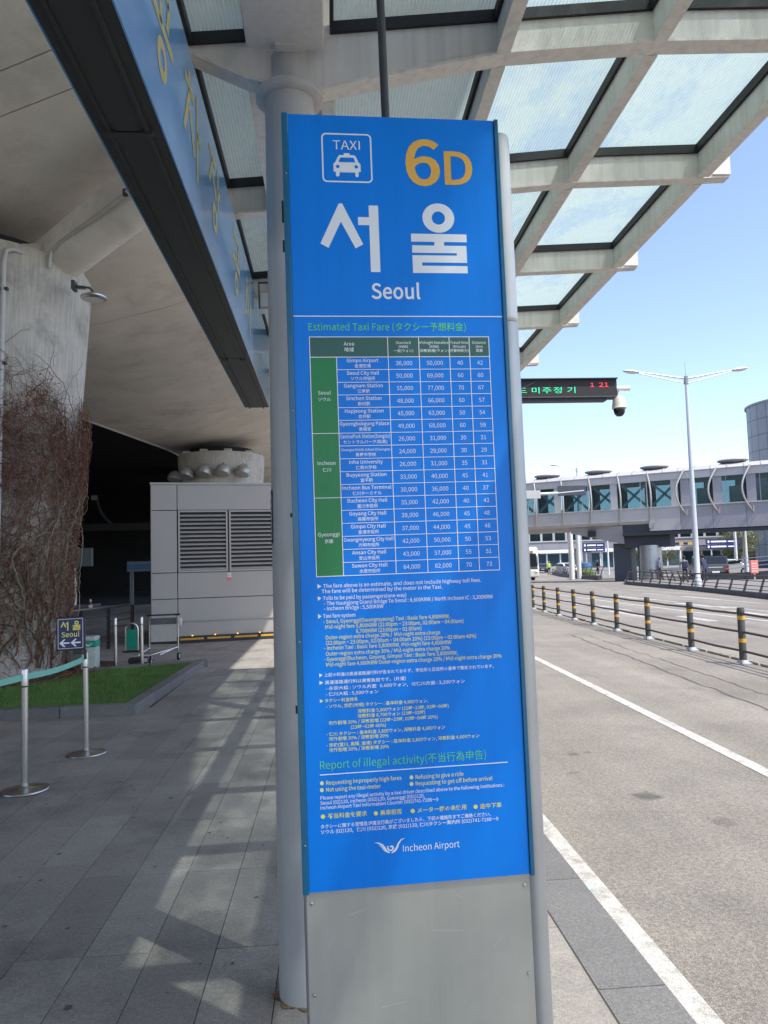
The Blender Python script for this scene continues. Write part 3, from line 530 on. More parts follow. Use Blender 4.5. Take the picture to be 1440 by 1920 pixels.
def blades():
    n = 90000; x = RNG.uniform(-7.2, -2.4, n); y = RNG.uniform(9.24, 13.4, n)
    ok = (np.hypot(x-CX, y-CY) > 1.75+RNG.uniform(0,.35,n)) & ((y < 12.6+(x+4.2)*.36) | (x < -4.3)) & (x > -.56*y-.2)
    x, y = x[ok], y[ok]; n = len(x); h = RNG.uniform(.02, .045, n); a = RNG.uniform(0, 6.28, n); w2 = .004
    V = np.zeros((n, 3, 3)); V[:,0] = np.c_[x-w2*np.cos(a), y-w2*np.sin(a), np.full(n, .084)]; V[:,1] = np.c_[x+w2*np.cos(a), y+w2*np.sin(a), np.full(n, .084)]
    V[:,2] = np.c_[x+RNG.normal(0,.012,n), y+RNG.normal(0,.012,n), .085+h]
    me = bpy.data.meshes.new('grass'); me.from_pydata(V.reshape(-1,3).tolist(), [], np.arange(3*n).reshape(-1,3).tolist()); me.materials.append(M['grass'])
    o = bpy.data.objects.new('grass', me); col.objects.link(o); o['kind'] = 'stuff'; tag(o, 'short green grass filling the kerbed planting bed', 'grass')
blades()
def leaf_litter():
    mb = MB()
    for i in range(900):
        t = random.uniform(-2.7, .5); r = random.uniform(1.32, 2.05); x, y = CX+r*math.cos(t), CY+r*math.sin(t); s = random.uniform(.015,.045); a = random.uniform(0,6.28); z = .1+random.uniform(0,.03)
        ca, sa = math.cos(a)*s, math.sin(a)*s
        mb.add([(x-ca,y-sa,z),(x+sa*.5,y-ca*.5,z+.01),(x+ca,y+sa,z+random.uniform(0,.02)),(x-sa*.5,y+ca*.5,z+.012)], [(0,1,2,3)])
    for i in range(40):
        t = random.uniform(-2.2, .3); r = random.uniform(1.35, 1.95); x, y = CX+r*math.cos(t), CY+r*math.sin(t); a = random.uniform(0,3.1); l = random.uniform(.1,.3)
        mb.tube([(x,y,.12),(x+l*.5*math.cos(a),y+l*.5*math.sin(a),.15),(x+l*math.cos(a),y+l*math.sin(a),.12)], .006, 4)
    o = mb.build('leaf_litter', 'dead_leaf'); o['kind'] = 'stuff'; tag(o, 'dry brown leaves and twigs at the foot of the ivy column', 'leaves')
leaf_litter()

# ---------------------------------------------------------------- viaduct overhead
def interp(y, tab):
    for (a, b), (c, d) in zip(tab, tab[1:]):
        if y <= c: return b+(d-b)*max(0, (y-a)/(c-a))
    return tab[-1][1]
LT = [(-25,-13.5),(5,-12),(14,-10.5),(21,-9),(26,-7.9),(33,-6.5),(45,-6.3),(70,-6)]
RT = [(-25,3.9),(-.8,3.9),(.7,3.5),(1.5,3.5),(4,3.3),(6.5,2.95),(9,2.75),(70,2.7)]
via = thing('elevated_road', 'grey concrete viaduct deck spanning over the pavement and its round columns', 'viaduct')
def soffit_z(t): return 6.85+3.1*t**2.2
cuts = [-14, -6, 3, 8.55, 9.25, 16.5, 26, 38, 52, 70]
for a, b in zip(cuts, cuts[1:]):
    mb = MB(); nx = 10; ny = max(2, int((b-a)/2)); vs = []
    for j in range(ny+1):
        y = a+.012+(b-a-.024)*j/ny
        for i in range(nx+1):
            t = i/nx; x = interp(y, LT)*(1-t)+interp(y, RT)*t
            yy = y-(x+3)*.28*(1 if -6 < y < 17 else 0)*(1-abs((y-8)/14) if -6 < y < 17 else 0)
            vs.append((x, yy, soffit_z(t)))
    k = nx+1; o = len(vs); vs += [(v[0], v[1], 10.9) for v in vs]
    fs = [(j*k+i, (j+1)*k+i, (j+1)*k+i+1, j*k+i+1) for j in range(ny) for i in range(nx)]
    fs += [(o+f[0], o+f[3], o+f[2], o+f[1]) for f in fs]
    fs += [(j*k, j*k+o, (j+1)*k+o, (j+1)*k) for j in range(ny)] + [(j*k+nx, (j+1)*k+nx, (j+1)*k+nx+o, j*k+nx+o) for j in range(ny)]
    fs += [(i, i+1, i+1+o, i+o) for i in range(nx)] + [(ny*k+i, ny*k+i+o, ny*k+i+1+o, ny*k+i+1) for i in range(nx)]
    mb.add(vs, fs); mb.build('deck_segment', 'concrete', via, smooth=True)
mb = MB(); mb.box(-70, 2, 9.42, -5.5, 74, 10); mb.build('hall_shade_deck', 'shade_conc', via)  # slab added to keep the hall dark, shade also in its colour
mb = MB(); mb.tube([(interp(y, LT)-.05, y, 6.83) for y in range(8, 60, 3)], .04, 8); mb.build('edge_conduit', 'steel_clean', via)
# near-black neck stands in for the shadowed gap between column head and deck
def conc_column(cx, cy, r0, r1, zt, label):
    t = thing('viaduct_column', label, 'column', (cx, cy, 0), group='flared concrete columns under the viaduct')
    mb = MB(); mb.lathe([(r0, -.15), (r0, .3), (r0+(r1-r0)*.45, zt*.5), (r1-.02, zt-.06), (r1-.06, zt)], n=72); mb.build('shaft', 'col_conc', t, smooth=True)
    mb = MB(); mb.lathe([(r1*.72, zt), (r1*.74, zt+.25)], n=40); mb.build('shade_gap_neck', 'shade_conc', t)
    for i in range(10):
        a = i*.628; mb = MB(); mb.cbox(((r1*.86)*math.cos(a), (r1*.86)*math.sin(a), zt+.05), (.28,.28,.1)); mb.build('bearing_pad', 'col_conc', t)
    return t
col1 = conc_column(CX, CY, 1.3, 1.78, 6.68, 'massive flared concrete column wrapped in dry ivy beside the lawn')
col2 = conc_column(-4.55, 32, 1.45, 1.83, 6.5, 'distant flared concrete column rising behind the grey kiosk')
for x, y in [(-17, 42), (-11.5, 58), (-24, 55)]:
    t = thing('viaduct_column', 'dark round column deep in the shade beyond the handrail', 'column', (x, y, 0), group='columns deep in the shade under the viaduct')
    mb = MB(); mb.lathe([(1.5, -.15), (1.9, 8.4)], n=28); mb.build('shaft', 'shade_conc', t, smooth=True)
# drainage trough running from the near column head out to the deck edge
mb = MB(); p0 = Vector((-4.15, 12.0, 6.62)); p1 = Vector((-1.3, 9.7, 7.35)); d = (p1-p0).normalized(); nrm = Vector((d.y, -d.x, 0)).normalized()
prof = [(-.42,.3),(-.40,.05),(-.26,-.1),(0,-.16),(.26,-.1),(.40,.05),(.42,.3)]
vs = [tuple(p+nrm*a+Vector((0,0,b))) for p in (p0-d*.5, p0+d*.2, p1, Vector((1.7, 7.28, 9.75))) for a, b in prof]; k = len(prof)
mb.add(vs, [(j*k+i, j*k+i+1, (j+1)*k+i+1, (j+1)*k+i) for j in range(3) for i in range(k-1)]+[tuple(range(k-1,-1,-1)), tuple(range(3*k,4*k))])
tr = mb.build('drain_trough', 'concrete', via, smooth=True)
mb = MB(); mb.tube([(-4.25, 11.6, 6.42), (-4.2, 11.55, 6.66), (-4.0, 11.4, 6.75), (-3.3, 10.8, 6.86), (-2.2, 9.85, 7.08), (-1.4, 9.3, 7.25)], .028, 8); mb.build('conduit', 'pipe_paint', via, smooth=True)
mb = MB(); mb.cbox((-2.75, 10.32, 6.97), (.06,.06,.09)); mb.build('conduit_clamp', 'black', via)

# walls added to block sky light and close the hall in black, lower service road
mb = MB(); mb.box(-70, 74, -.2, -1, 75, 10); o = struct(mb.build('far_light_blocker', 'shade_conc'))
mb = MB(); mb.box(-71, 2, -.2, -70, 75, 10); o = struct(mb.build('side_light_blocker', 'shade_conc'))
mb = MB(); mb.box(-70, 15.2, -.19, -4.72, 74, -.008); o = struct(mb.build('service_road', 'shade_asphalt'))

# ================================================================ GLASS CANOPY
ZG = [(-.62,3.905),(-.3,3.93),(0,3.97),(.8,4.05),(1.5,4.12),(2.5,4.165)]
zg = lambda x: interp(x, ZG)
can = thing('glass_canopy', 'glazed steel canopy with ribbed frosted panes over the taxi rank', 'canopy', (0,0,0))
BY = [-2.6,-1.2,.2,1.68,3.06,4.25,5.62,7.02,8.45,9.85,11.25]
RX = [-.56,-.28,.035,.79,1.49,2.3]
XS = [-.62,-.45,-.3,-.15,0,.2,.4,.6,.8,1.0,1.25,1.5,1.75,2.0,2.25,2.47]
HA = [(-.62,3.862),(-.52,3.815),(-.24,3.69),(0,3.674),(.25,3.735),(.8,3.856),(1.5,3.926),(2.0,3.946),(2.5,3.968)]
for y in BY:
    main = y in (-2.6, 3.06, 8.45)
    zb = (lambda x: interp(x, HA)) if main else (lambda x: zg(x)-.2)
    mb = MB(); mb.yprism([(x, zb(x)) for x in XS]+[(x, zg(x)-.005) for x in reversed(XS)], y-.016, y+.016)
    hw = .045 if main else .036
    for a, b in zip(XS, XS[1:]):
        pass
    mb.yprism([(x, zb(x)-.014) for x in XS]+[(x, zb(x)-.0005) for x in reversed(XS)], y-hw, y+hw)
    mb.add([(2.475,y-.016,zb(2.47)),(2.475,y+.016,zb(2.47)),(2.475,y+.016,4.15),(2.475,y-.016,4.15)], [(0,1,2,3)])
    b = mb.build('beam', 'steel', can)
    mb = MB(); mb.hexa([(2.36,y-.05,zb(2.4)),(2.472,y-.05,zb(2.4)),(2.472,y+.05,zb(2.4)),(2.36,y+.05,zb(2.4)),(2.41,y-.05,4.14),(2.472,y-.05,4.14),(2.472,y+.05,4.14),(2.41,y+.05,4.14)]); mb.build('end_plate', 'steel_clean', b)
    mb = MB(); mb.box(2.34,y-.03,4.142,2.49,y+.03,4.175); mb.build('end_cap', 'gasket', b)
for i, (ya, yb) in enumerate(zip(BY, BY[1:])):
    for x in RX:
        if x in (-.28, .035) and yb in (3.06, 8.45, -2.6): continue
        mb = MB(); z0 = zg(x)-.2; hw = .03 if x < 2 else .036
        mb.box(x-.011, ya+.017, z0, x+.011, yb-.017, zg(x)-.005); mb.box(x-hw, ya+.046, z0-.0125, x+hw, yb-.046, z0-.001)
        mb.build('rail', 'steel', can)
    if yb == 3.06 or yb == 8.45:
        mb = MB(); mb.box(-.30, ya+.05, 3.815, .02, yb-.07, 3.925); mb.build('head_duct', 'steel_clean', can, bevel=.006)
    else:
        mb = MB(); mb.box(-.268, ya+.02, 3.80, .022, yb-.02, 3.93); mb.build('gutter', 'steel', can)
    for xa, xb in [(-.56,-.28),(.035,.79),(.79,1.49),(1.49,2.3)]:
        a, b = xa+.012, xb-.012; za, zb_ = zg(xa)+.003, zg(xb)+.003; y0, y1 = ya+.018, yb-.018
        mb = MB(); vs = [(a,y0,za),(b,y0,zb_),(b,y1,zb_),(a,y1,za),(a,y0,za+.009),(b,y0,zb_+.009),(b,y1,zb_+.009),(a,y1,za+.009)]
        mb.add(vs, [(0,3,2,1)], 0); mb.add(vs, [(4,5,6,7),(0,1,5,4),(1,2,6,5),(2,3,7,6),(3,0,4,7)], 1)
        mb.build('glass_pane', ['roof_glass', 'glass_top'], can)
        mb = MB(); gh = .052; gw = .016
        mb.hexa([(a,y0,za-gh),(b,y0,zb_-gh),(b,y0+gw,zb_-gh),(a,y0+gw,za-gh),(a,y0,za-.002),(b,y0,zb_-.002),(b,y0+gw,zb_-.002),(a,y0+gw,za-.002)])
        mb.hexa([(a,y1-gw,za-gh),(b,y1-gw,zb_-gh),(b,y1,zb_-gh),(a,y1,za-gh),(a,y1-gw,za-.002),(b,y1-gw,zb_-.002),(b,y1,zb_-.002),(a,y1,za-.002)])
        mb.box(a, y0+gw, za-gh, a+gw, y1-gw, za-.002); mb.box(b-gw, y0+gw, zb_-gh, b, y1-gw, zb_-.002)
        mb.build('gasket', 'gasket', can)
KX, KY = -.13, 3.06
for y in (-2.6, 3.06, 8.45):
    c = bpy.data.objects.new('column', None); col.objects.link(c); c.parent = can; c.location = (KX, y, 0)
    mb = MB(); mb.lathe([(.108,-.01),(.108,.25),(.104,3.632)], n=48); mb.build('shaft', 'pipe_paint', c, smooth=True)
    mb = MB(); mb.lathe([(.104,3.625),(.137,3.628),(.142,3.633),(.142,3.655),(.138,3.660),(.076,3.662)], n=48); mb.build('collar', 'pipe_paint', c, smooth=True)
    mb = MB(); mb.lathe([(.075,3.655),(.075,3.825)], n=36); mb.build('neck', 'pipe_paint', c, smooth=True)
    mb = MB(); mb.box(-.05,-.12,3.80,.05,-.078,3.83); mb.build('head_bracket', 'steel_clean', c)
    mb = MB(); mb.lathe([(.108,0),(.122,.0)], n=30); 
    mb.v = [(x*(1+.12*math.sin(i*1.7)) if math.hypot(x,yy) > .12 else x, yy*(1+.12*math.sin(i*1.7)) if math.hypot(x,yy) > .12 else yy, .0035) for i, (x, yy, z) in enumerate(mb.v)]
    mb.build('rust_ring', 'rust', c)
# sticker wrapped on the left of the near column
st = thing('notice_sticker', 'narrow dark blue notice wrapped round the pale canopy column', 'sticker', (KX, 3.06, 0))
mb = MB(); mb.lathe([(.1075,1.755),(.1085,1.757),(.1085,1.968),(.1075,1.97)], n=14, a0=R(170), a1=R(204)); mb.build('backing', 'navy', st)
mb = MB(); mb.lathe([(.1090,1.77),(.1090,1.955)], n=12, a0=R(172), a1=R(200)); mb.build('face', 'pipe_paint', st)
for k in range(6):
    mb = MB(); mb.lathe([(.1096,1.79+k*.026),(.1096,1.80+k*.026)], n=8, a0=R(174), a1=R(196)); mb.build('print_line', 'navy', st)

# hanger pole behind the taxi sign
t = thing('hanger_pole', 'thin dark grey pole dropping from the canopy behind the blue taxi sign', 'pole', (.203, 2.165, 0))
mb = MB(); mb.tube([(.0,0,2.6),(-.022,0,4.06)], .0125, 12); mb.build('tube', 'fence_post', t, smooth=True)
mb = MB(); mb.cbox((-.0215,0,4.04), (.09,.09,.02)); mb.build('ceiling_plate', 'fence_post', t)

# small floodlight under the canopy beyond the banner
t = thing('canopy_floodlight', 'small grey floodlight hanging beside the column past the banner', 'floodlight', (-.42, 5.35, 3.52))
mb = MB(); mb.box(-.05,-.06,0,.05,.06,.13); mb.build('housing', 'silver', t, bevel=.008)
mb = MB(); mb.box(-.04,-.066,.015,.04,-.061,.115); mb.build('lens', 'alu_light', t)
mb = MB(); mb.box(-.06,-.01,.02,-.052,.01,.21); mb.box(.052,-.01,.02,.06,.01,.21); mb.box(-.06,-.01,.211,.06,.01,.22); mb.build('bracket', 'fence_post', t)

# ================================================================ OVERHEAD BANNER
bn = thing('overhead_banner', 'long blue overhead banner box with faded yellow Korean lettering and dark underside', 'banner', (-.5, 0, 3.05))
YN, YF = -2.0, 6.42
mb = MB(); mb.box(-.205, YN, .004, -.004, YF, .60); mb.build('core', 'under', bn)
mb = MB(); mb.box(-.003, YN, .0, .002, 5.1, .605); mb.build('face_panel', 'banner_blue', bn)
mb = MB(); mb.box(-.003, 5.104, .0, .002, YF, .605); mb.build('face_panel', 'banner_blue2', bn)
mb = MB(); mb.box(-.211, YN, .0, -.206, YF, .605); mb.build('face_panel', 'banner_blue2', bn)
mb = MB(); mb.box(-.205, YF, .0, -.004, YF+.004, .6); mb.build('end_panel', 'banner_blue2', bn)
for a, b in [(YN, .6), (.6, 2.32), (2.325, 4.9), (4.905, YF)]:
    mb = MB(); mb.box(-.158, a+.002, -.003, -.054, b-.002, .003); mb.build('underside_tray', 'under', bn)
for x in (-.165, -.048):
    mb = MB(); mb.box(x-.006, YN, -.012, x+.006, YF, .003); mb.build('ridge', 'under', bn)
    for y in (.6, 2.32, 4.9): mb = MB(); mb.cbox((x, y, -.012), (.035,.02,.012)); mb.build('joint_clip', 'under', bn)
# letters read along the pavement on the +X face: each drawn in (along, up) strokes
def stroke_letter(strokes, y, z, s, name):
    mb = MB(); th = .052*s
    for st_ in strokes:
        if st_[0] == 'o':
            _, cx, cy, r = st_; n = 20
            vs = []
            for i in range(n):
                a = 2*math.pi*i/n
                vs += [(0.0035, y+(cx+r*math.cos(a))*s, z+(cy+r*math.sin(a))*s), (0.0035, y+(cx+(r-.1)*math.cos(a))*s, z+(cy+(r-.1)*math.sin(a))*s)]
            mb.add(vs, [(2*i, 2*((i+1)%n), 2*((i+1)%n)+1, 2*i+1) for i in range(n)])
        else:
            x0, y0, x1, y1 = st_; d = Vector((x1-x0, y1-y0)).normalized(); n = Vector((-d.y, d.x))*.05
            mb.add([(.0035, y+(x0+n.x)*s, z+(y0+n.y)*s), (.0035, y+(x1+n.x)*s, z+(y1+n.y)*s), (.0035, y+(x1-n.x)*s, z+(y1-n.y)*s), (.0035, y+(x0-n.x)*s, z+(y0-n.y)*s)], [(0,1,2,3)])
    return mb.build(name, 'banner_ink', bn)
L_GONG = [(.15,.93,.8,.93),(.8,.93,.72,.62),(.45,.72,.45,.52),(.05,.52,.95,.52),('o',.5,.2,.19)]
L_SA = [(.38,.92,.05,.15),(.34,.75,.62,.15),(.8,1,.8,0),(.8,.55,1.0,.55)]
L_CHA = [(.35,1,.35,.88),(.1,.82,.62,.82),(.38,.8,.05,.2),(.34,.6,.62,.2),(.8,1,.8,0),(.8,.55,1.0,.55)]
L_JANG = [(.1,.93,.6,.93),(.38,.9,.08,.5),(.34,.75,.62,.5),(.8,1,.8,.42),(.8,.7,.98,.7),('o',.5,.2,.19)]
for k, (ltr, y) in enumerate([(L_SA, 1.58), (L_GONG, 2.12), (L_CHA, 2.64), (L_JANG, 3.2), (L_GONG, 4.0), (L_SA, 4.6)]):
    stroke_letter(ltr, y, .15, .36, 'letter')

# ================================================================ KIOSK BOX
kx = thing('ventilation_kiosk', 'grey panelled metal kiosk with two louvred vents at the end of the pavement', 'kiosk', (-4.18, 17.76, 0), R(11.9))
KW, KH, KD = 5.0, 3.72, 4.5
mb = MB(); mb.box(.03, .03, .1, KW-.03, KD, KH-.05); mb.build('core', 'box_dark', kx)
ZS = [.16,.50,1.03,1.64,3.11,KH]; XV = [0,.60,2.95,5.0]
for i, (xa, xb) in enumerate(zip(XV, XV[1:])):
    for j, (za, zb_) in enumerate(zip(ZS, ZS[1:])):
        if j == 0: continue
        if i >= 1 and j == 3: continue
        mb = MB(); mb.box(xa+.008, 0, za+.008, xb-.008, .03, zb_-.008); mb.build('panel', 'box', kx, bevel=.004)
mb = MB(); mb.box(.008, -.02, .16, KW-.008, .03, .49); mb.build('plinth_panel', 'box', kx)
mb = MB(); mb.box(-.001, .031, .5, .03, KD, KH); mb.build('side_panel', 'box', kx); mb = MB(); mb.box(KW-.03, .031, .5, KW, KD, KH); mb.build('side_panel', 'box', kx)
mb = MB(); mb.box(-.01, -.012, KH, KW+.01, KD+.02, KH+.05); mb.build('roof_cap', 'box', kx)
mb = MB(); mb.box(.6, -.05, .496, KW, .0, .53); mb.build('drip_strip', 'box', kx)
mb = MB(); mb.box(-.02, -.14, -.02, KW+.05, .0, .16); mb.build('bumper_kerb', 'black', kx)
for i in range(9):
    mb = MB(); mb.box(.02+i*.62, -.146, .075, .56+i*.62, -.141, .12); mb.build('reflective_strip', 'yellow', kx)
    mb = MB(); mb.cbox((.4+i*.52, -.1, .168), (.03,.03,.02)); mb.build('kerb_stud', 'amber', kx)
slat = MB(); slat.add([(0,-.012,-.002),(1,-.012,-.002),(1,.052,.058),(0,.052,.058),(0,-.012,.012),(1,-.012,.012),(1,.058,.068),(0,.058,.068)], [(0,3,2,1),(4,5,6,7),(0,1,5,4),(1,2,6,5),(2,3,7,6),(3,0,4,7)])
slat_me = slat.mesh('slat', 'box')
for xa, xb in [(.62, 1.765), (1.80, 2.94), (2.98, 4.1)]:
    lv = bpy.data.objects.new('louvre', None); col.objects.link(lv); lv.parent = kx; lv.location = (xa, 0, 0)
    wd = xb-xa; mb = MB(); mb.box(0,-.018,1.645,.04,.03,3.105); mb.box(wd-.04,-.018,1.645,wd,.03,3.105); mb.box(.04,-.018,1.645,wd-.04,.03,1.685); mb.box(.04,-.018,3.065,wd-.04,.03,3.105); mb.build('frame', 'box', lv)
    for k in range(14): inst(slat_me, 'slat', lv, (.04, 0, 1.695+k*.0975), scale=(wd-.08, 1, 1))
mb = MB(); mb.box(4.1, .0, 1.65, KW-.008, .03, 3.1); mb.build('panel', 'box', kx)
nt_ = thing('no_smoking_notice', 'tiny white and red notice on the kiosk just below the louvres', 'notice', (-4.18+1.79*math.cos(R(11.9)), 17.76+1.79*math.sin(R(11.9)), 0), R(11.9))
mb = MB(); mb.box(-.045,-.009,1.50,.045,-.003,1.6); mb.build('plate', 'white_paint', nt_)
mb = MB(); mb.box(-.045,-.009,1.42,.045,-.003,1.498); mb.build('plate', 'salmon', nt_)
mb = MB(); mb.lathe([(.03,0),(.022,0)], n=16); mb.v = [(x,-.011,1.55+y) for x,y,z in mb.v]; mb.build('ring_symbol', 'red', nt_)

# round floodlights on the far column
fl = None
for px in [(-3.45,5.66),(-4.2,5.66),(-4.95,5.64),(-5.7,5.6),(-6.3,5.56)]:
    r0 = 1.88; dx = px[0]+4.55; yy = 32-math.sqrt(max(.05, r0*r0-dx*dx))-.25 if abs(dx) < r0 else 31.6
    if fl is None:
        fl = thing('dome_floodlight', 'x', 'floodlight', (px[0], yy, px[1]), group='dome floodlights ringing the far column')
        mb = MB(); mb.lathe([(.28,-.16),(.31,-.06),(.27,.1),(.15,.22),(.0,.26)], n=24); o = mb.build('hood', 'alu', fl, smooth=True); o.rotation_euler = (R(-20), R(12), 0)
        mb = MB(); mb.lathe([(.0,-.14),(.27,-.15)], n=20); o = mb.build('lens', 'alu_light', fl); o.rotation_euler = (R(-20), R(12), 0)
        mb = MB(); mb.tube([(0,0,.22),(0,.12,.3),(0,.3,.3)], .025, 6); mb.build('arm', 'fence_post', fl)
        f0 = fl
    else: fl = dup(f0, (px[0], yy, px[1]))
    fl['label'] = ['rightmost dome floodlight on the far column above the kiosk','second dome floodlight from the right above the kiosk roof','middle dome floodlight on the far column','dome floodlight at the left face of the far column','dim dome floodlight furthest into the dark beside the far column'][[-3.45,-4.2,-4.95,-5.7,-6.3].index(px[0])]
f0['label'] = 'rightmost dome floodlight on the far column above the kiosk'

# ivy column extras: riser pipe, round lamps, vine
t = thing('riser_pipe', 'thin grey conduit climbing the left of the ivy column', 'pipe', (0,0,0))
px_ = lambda z: (-4.95+.036*z, 11.45-.055*z)
mb = MB(); mb.tube([(*px_(.1),.1),(*px_(1.2),1.2),(*px_(3),3),(*px_(4.8),4.8),(*px_(6.3),6.3),(px_(6.4)[0]+.03,px_(6.4)[1]+.01,6.48),(px_(6.4)[0]+.1,px_(6.4)[1]+.1,6.54),(px_(6.4)[0]+.2,px_(6.4)[1]+.3,6.55)], .038, 10); mb.build('tube', 'pipe_paint', t, smooth=True)
for z in (1.2, 3.0, 4.8, 5.9): mb = MB(); mb.cbox((*px_(z), z), (.15,.06,.04)); mb.build('clamp', 'fence_post', t)
def round_lamp(x, y, z, rz, label):
    t = thing('column_lamp', label, 'lamp', (x,y,z), rz, group='round lamps on the ivy column')
    mb = MB(); mb.lathe([(.0,-.02),(.17,-.02),(.2,0),(.2,.02),(.14,.05),(.06,.09),(0,.09)], n=28); o = mb.build('housing', 'silver', t, smooth=True); 
    mb = MB(); mb.lathe([(.0,-.026),(.15,-.026)], n=24); mb.build('diffuser', 'white_paint', t)
    mb = MB(); mb.tube([(0,0,.09),(-.06,0,.17),(-.28,0,.2)], .018, 8); mb.cbox((-.3,0,.2), (.05,.16,.14)); mb.build('arm', 'fence_post', t)
    mb = MB(); mb.cbox((-.2,.06,.2), (.12,.05,.05)); mb.build('junction_box', 'alu', t)
round_lamp(-3.62, 11.75, 5.98, R(0), 'round disc lamp on a bracket at the right of the ivy column head')
round_lamp(-4.98, 10.8, 5.85, R(-90), 'round lamp at the left frame edge on the ivy column')

def vines():
    defs = {0: MB(), 1: MB(), 2: MB()}
    rad = lambda z: 1.3+(1.78-1.3)*min(1, max(0, z/6.6))
    def stem(th, z, ang, ln, r, mi, out=.03, curl=.5):
        pts = []; seg = .07
        for i in range(int(ln/seg)):
            rr = rad(z)+out+random.uniform(-.012,.012); pts.append((CX+rr*math.cos(th), CY+rr*math.sin(th), z))
            ang += random.gauss(0, curl); z += math.sin(ang)*seg; th += math.cos(ang)*seg/rad(z); out = max(.006, min(.17, out+random.gauss(0,.012)))
            if z > 5.5 or z < .05: break
        if len(pts) > 2: defs[mi].tube(pts, [r*(1-.75*i/len(pts)) for i in range(len(pts))], 3, cap=False)
    tmin, tmax = R(-115), R(22)
    ztop = lambda th: 4.75+.25*math.sin(th*5)+.3*math.sin(th*11+1)-.75*max(0,(th-R(-25))/R(45))
    for i in range(150):     # main stems climbing from the foot
        th = random.uniform(tmin, tmax); stem(th, random.uniform(.08,1.5), R(90)+random.gauss(0,.25), random.uniform(2.0,4.4), random.uniform(.008,.02), random.choice((0,0,2)), .02, .16)
    for i in range(6500):
        th = random.uniform(tmin, tmax)
        z = random.triangular(.15, ztop(th), 3.9) if random.random() < .68 else random.uniform(.1, ztop(th)*.98)
        hi = 3.1 < z
        if z < 2.9 and random.random() < .45: continue
        mi = random.choices((0,1,2), (.3,.62,.08) if hi else (.55,.15,.3))[0]
        stem(th, z, random.uniform(-math.pi, math.pi) if random.random() < .5 else R(-90)+random.gauss(0,.6), random.uniform(.25,.8), random.uniform(.0028,.0065), mi, random.uniform(.01,.15 if hi else .07), .55)
    for i in range(60):      # sparse bare runners above the mass
        th = random.uniform(tmin, tmax); stem(th, ztop(th)-.3, R(90)+random.gauss(0,.7), random.uniform(.3,1.0), .006, random.choice((0,0,2)), .01, .35)
    t = thing('dry_ivy', 'tangled leafless red brown ivy clinging to the big concrete column', 'ivy', (0,0,0))
    for k, nm in ((0,'bark'),(1,'bark_red'),(2,'bark_pale')):
        o = defs[k].build('stems', nm, t, kind='stuff')
    # tuft leaves
    mb = MB()
    for i in range(2600):
        th = random.uniform(tmin, tmax); z = random.triangular(.3, ztop(th), 3.8); rr = rad(z)+random.uniform(.02,.14); s = random.uniform(.012,.03)
        c = Vector((CX+rr*math.cos(th), CY+rr*math.sin(th), z)); a = Vector([random.gauss(0,1) for _ in range(3)]).normalized()*s; b = a.orthogonal().normalized()*s*.6
        mb.add([tuple(c-a), tuple(c+b), tuple(c+a), tuple(c-b)], [(0,1,2,3)])
    mb.build('withered_leaves', 'dead_leaf', t, kind='stuff')
vines()

# ================================================================ QUEUE BARRIER
def hangul_seoul(parent, x, z, s, ink, y=-.003, name='lettering'):
    """the two syllables drawn in strokes, box height s"""
    k = s/.21; parts = MB()
    for poly in (SIOT, EOV, EOT, UBAR, USTEM, R1, R2):
        parts.add([(x+px*k, y, z+(pz-2.51)*k) for px, pz in poly], [tuple(range(len(poly)-1,-1,-1))])
    n = 40; cx, cz = x+.149*k, z+(2.676-2.51)*k; vs = []
    for i in range(n):
        a = 2*math.pi*i/n; vs += [(cx+.048*k*math.cos(a), y, cz+.045*k*math.sin(a)), (cx+.020*k*math.cos(a), y, cz+.020*k*math.sin(a))]
    parts.add(vs, [(2*i, 2*i+1, 2*((i+1)%n)+1, 2*((i+1)%n)) for i in range(n)])
    return parts.build(name, ink, parent)
SIOT = [(-0.1458,2.7149),(-0.1359,2.7151),(-0.0779,2.5925),(-0.1008,2.5799),(-0.1412,2.6600),(-0.1797,2.5804),(-0.203,2.5934)]
EOV = [(-0.0581,2.7105),(-0.0301,2.7105),(-0.0301,2.5095),(-0.0581,2.5095)]
EOT = [(-0.0908,2.6748),(-0.0581,2.6748),(-0.0581,2.6505),(-0.0908,2.6505)]
UBAR = [(0.0646,2.6272),(0.2318,2.6272),(0.2318,2.6028),(0.0646,2.6028)]
USTEM = [(0.1337,2.6028),(0.1627,2.6028),(0.1627,2.5918),(0.1337,2.5918)]
R1 = [(0.0664,2.5918),(0.2302,2.5918),(0.2302,2.5398),(0.1998,2.5398),(0.1998,2.569),(0.0664,2.569)]
R2 = [(0.0664,2.5618),(0.1998,2.5618),(0.1998,2.5398),(0.0950,2.5398),(0.0950,2.5301),(0.2306,2.5301),(0.2306,2.508),(0.0664,2.508)]

def stanchion(x, y, lean, label, h=.93, base=True, r=.0245):
    t = thing('queue_post', label, 'barrier post', (x, y, 0), group='stainless queue posts'); t.rotation_euler = lean
    if base:
        mb = MB(); mb.lathe([(.0,.0),(.172,.0),(.176,.006),(.172,.014),(.12,.024),(.04,.034),(.03,.04)], n=44); mb.build('base', 'silver', t, smooth=True)
    mb = MB(); mb.lathe([(r,.02),(r,h-.14)], n=28); mb.build('pole', 'silver', t, smooth=True)
    mb = MB(); mb.lathe([(r*.93,h-.142),(r*.93,h-.13)], n=24); mb.build('neck_ring', 'black', t)
    mb = MB(); mb.lathe([(r*1.08,h-.128),(r*1.08,h-.01),(r*.95,h),(0,h+.002)], n=28); mb.build('head', 'silver', t, smooth=True)
    return t
s1 = stanchion(-2.40, 6.10, (0, R(-.5), 0), 'stainless queue post nearest the camera at the left edge')
s2 = stanchion(-2.29, 7.22, (0, R(-.9), 0), 'stainless queue post carrying the small navy Seoul sign')
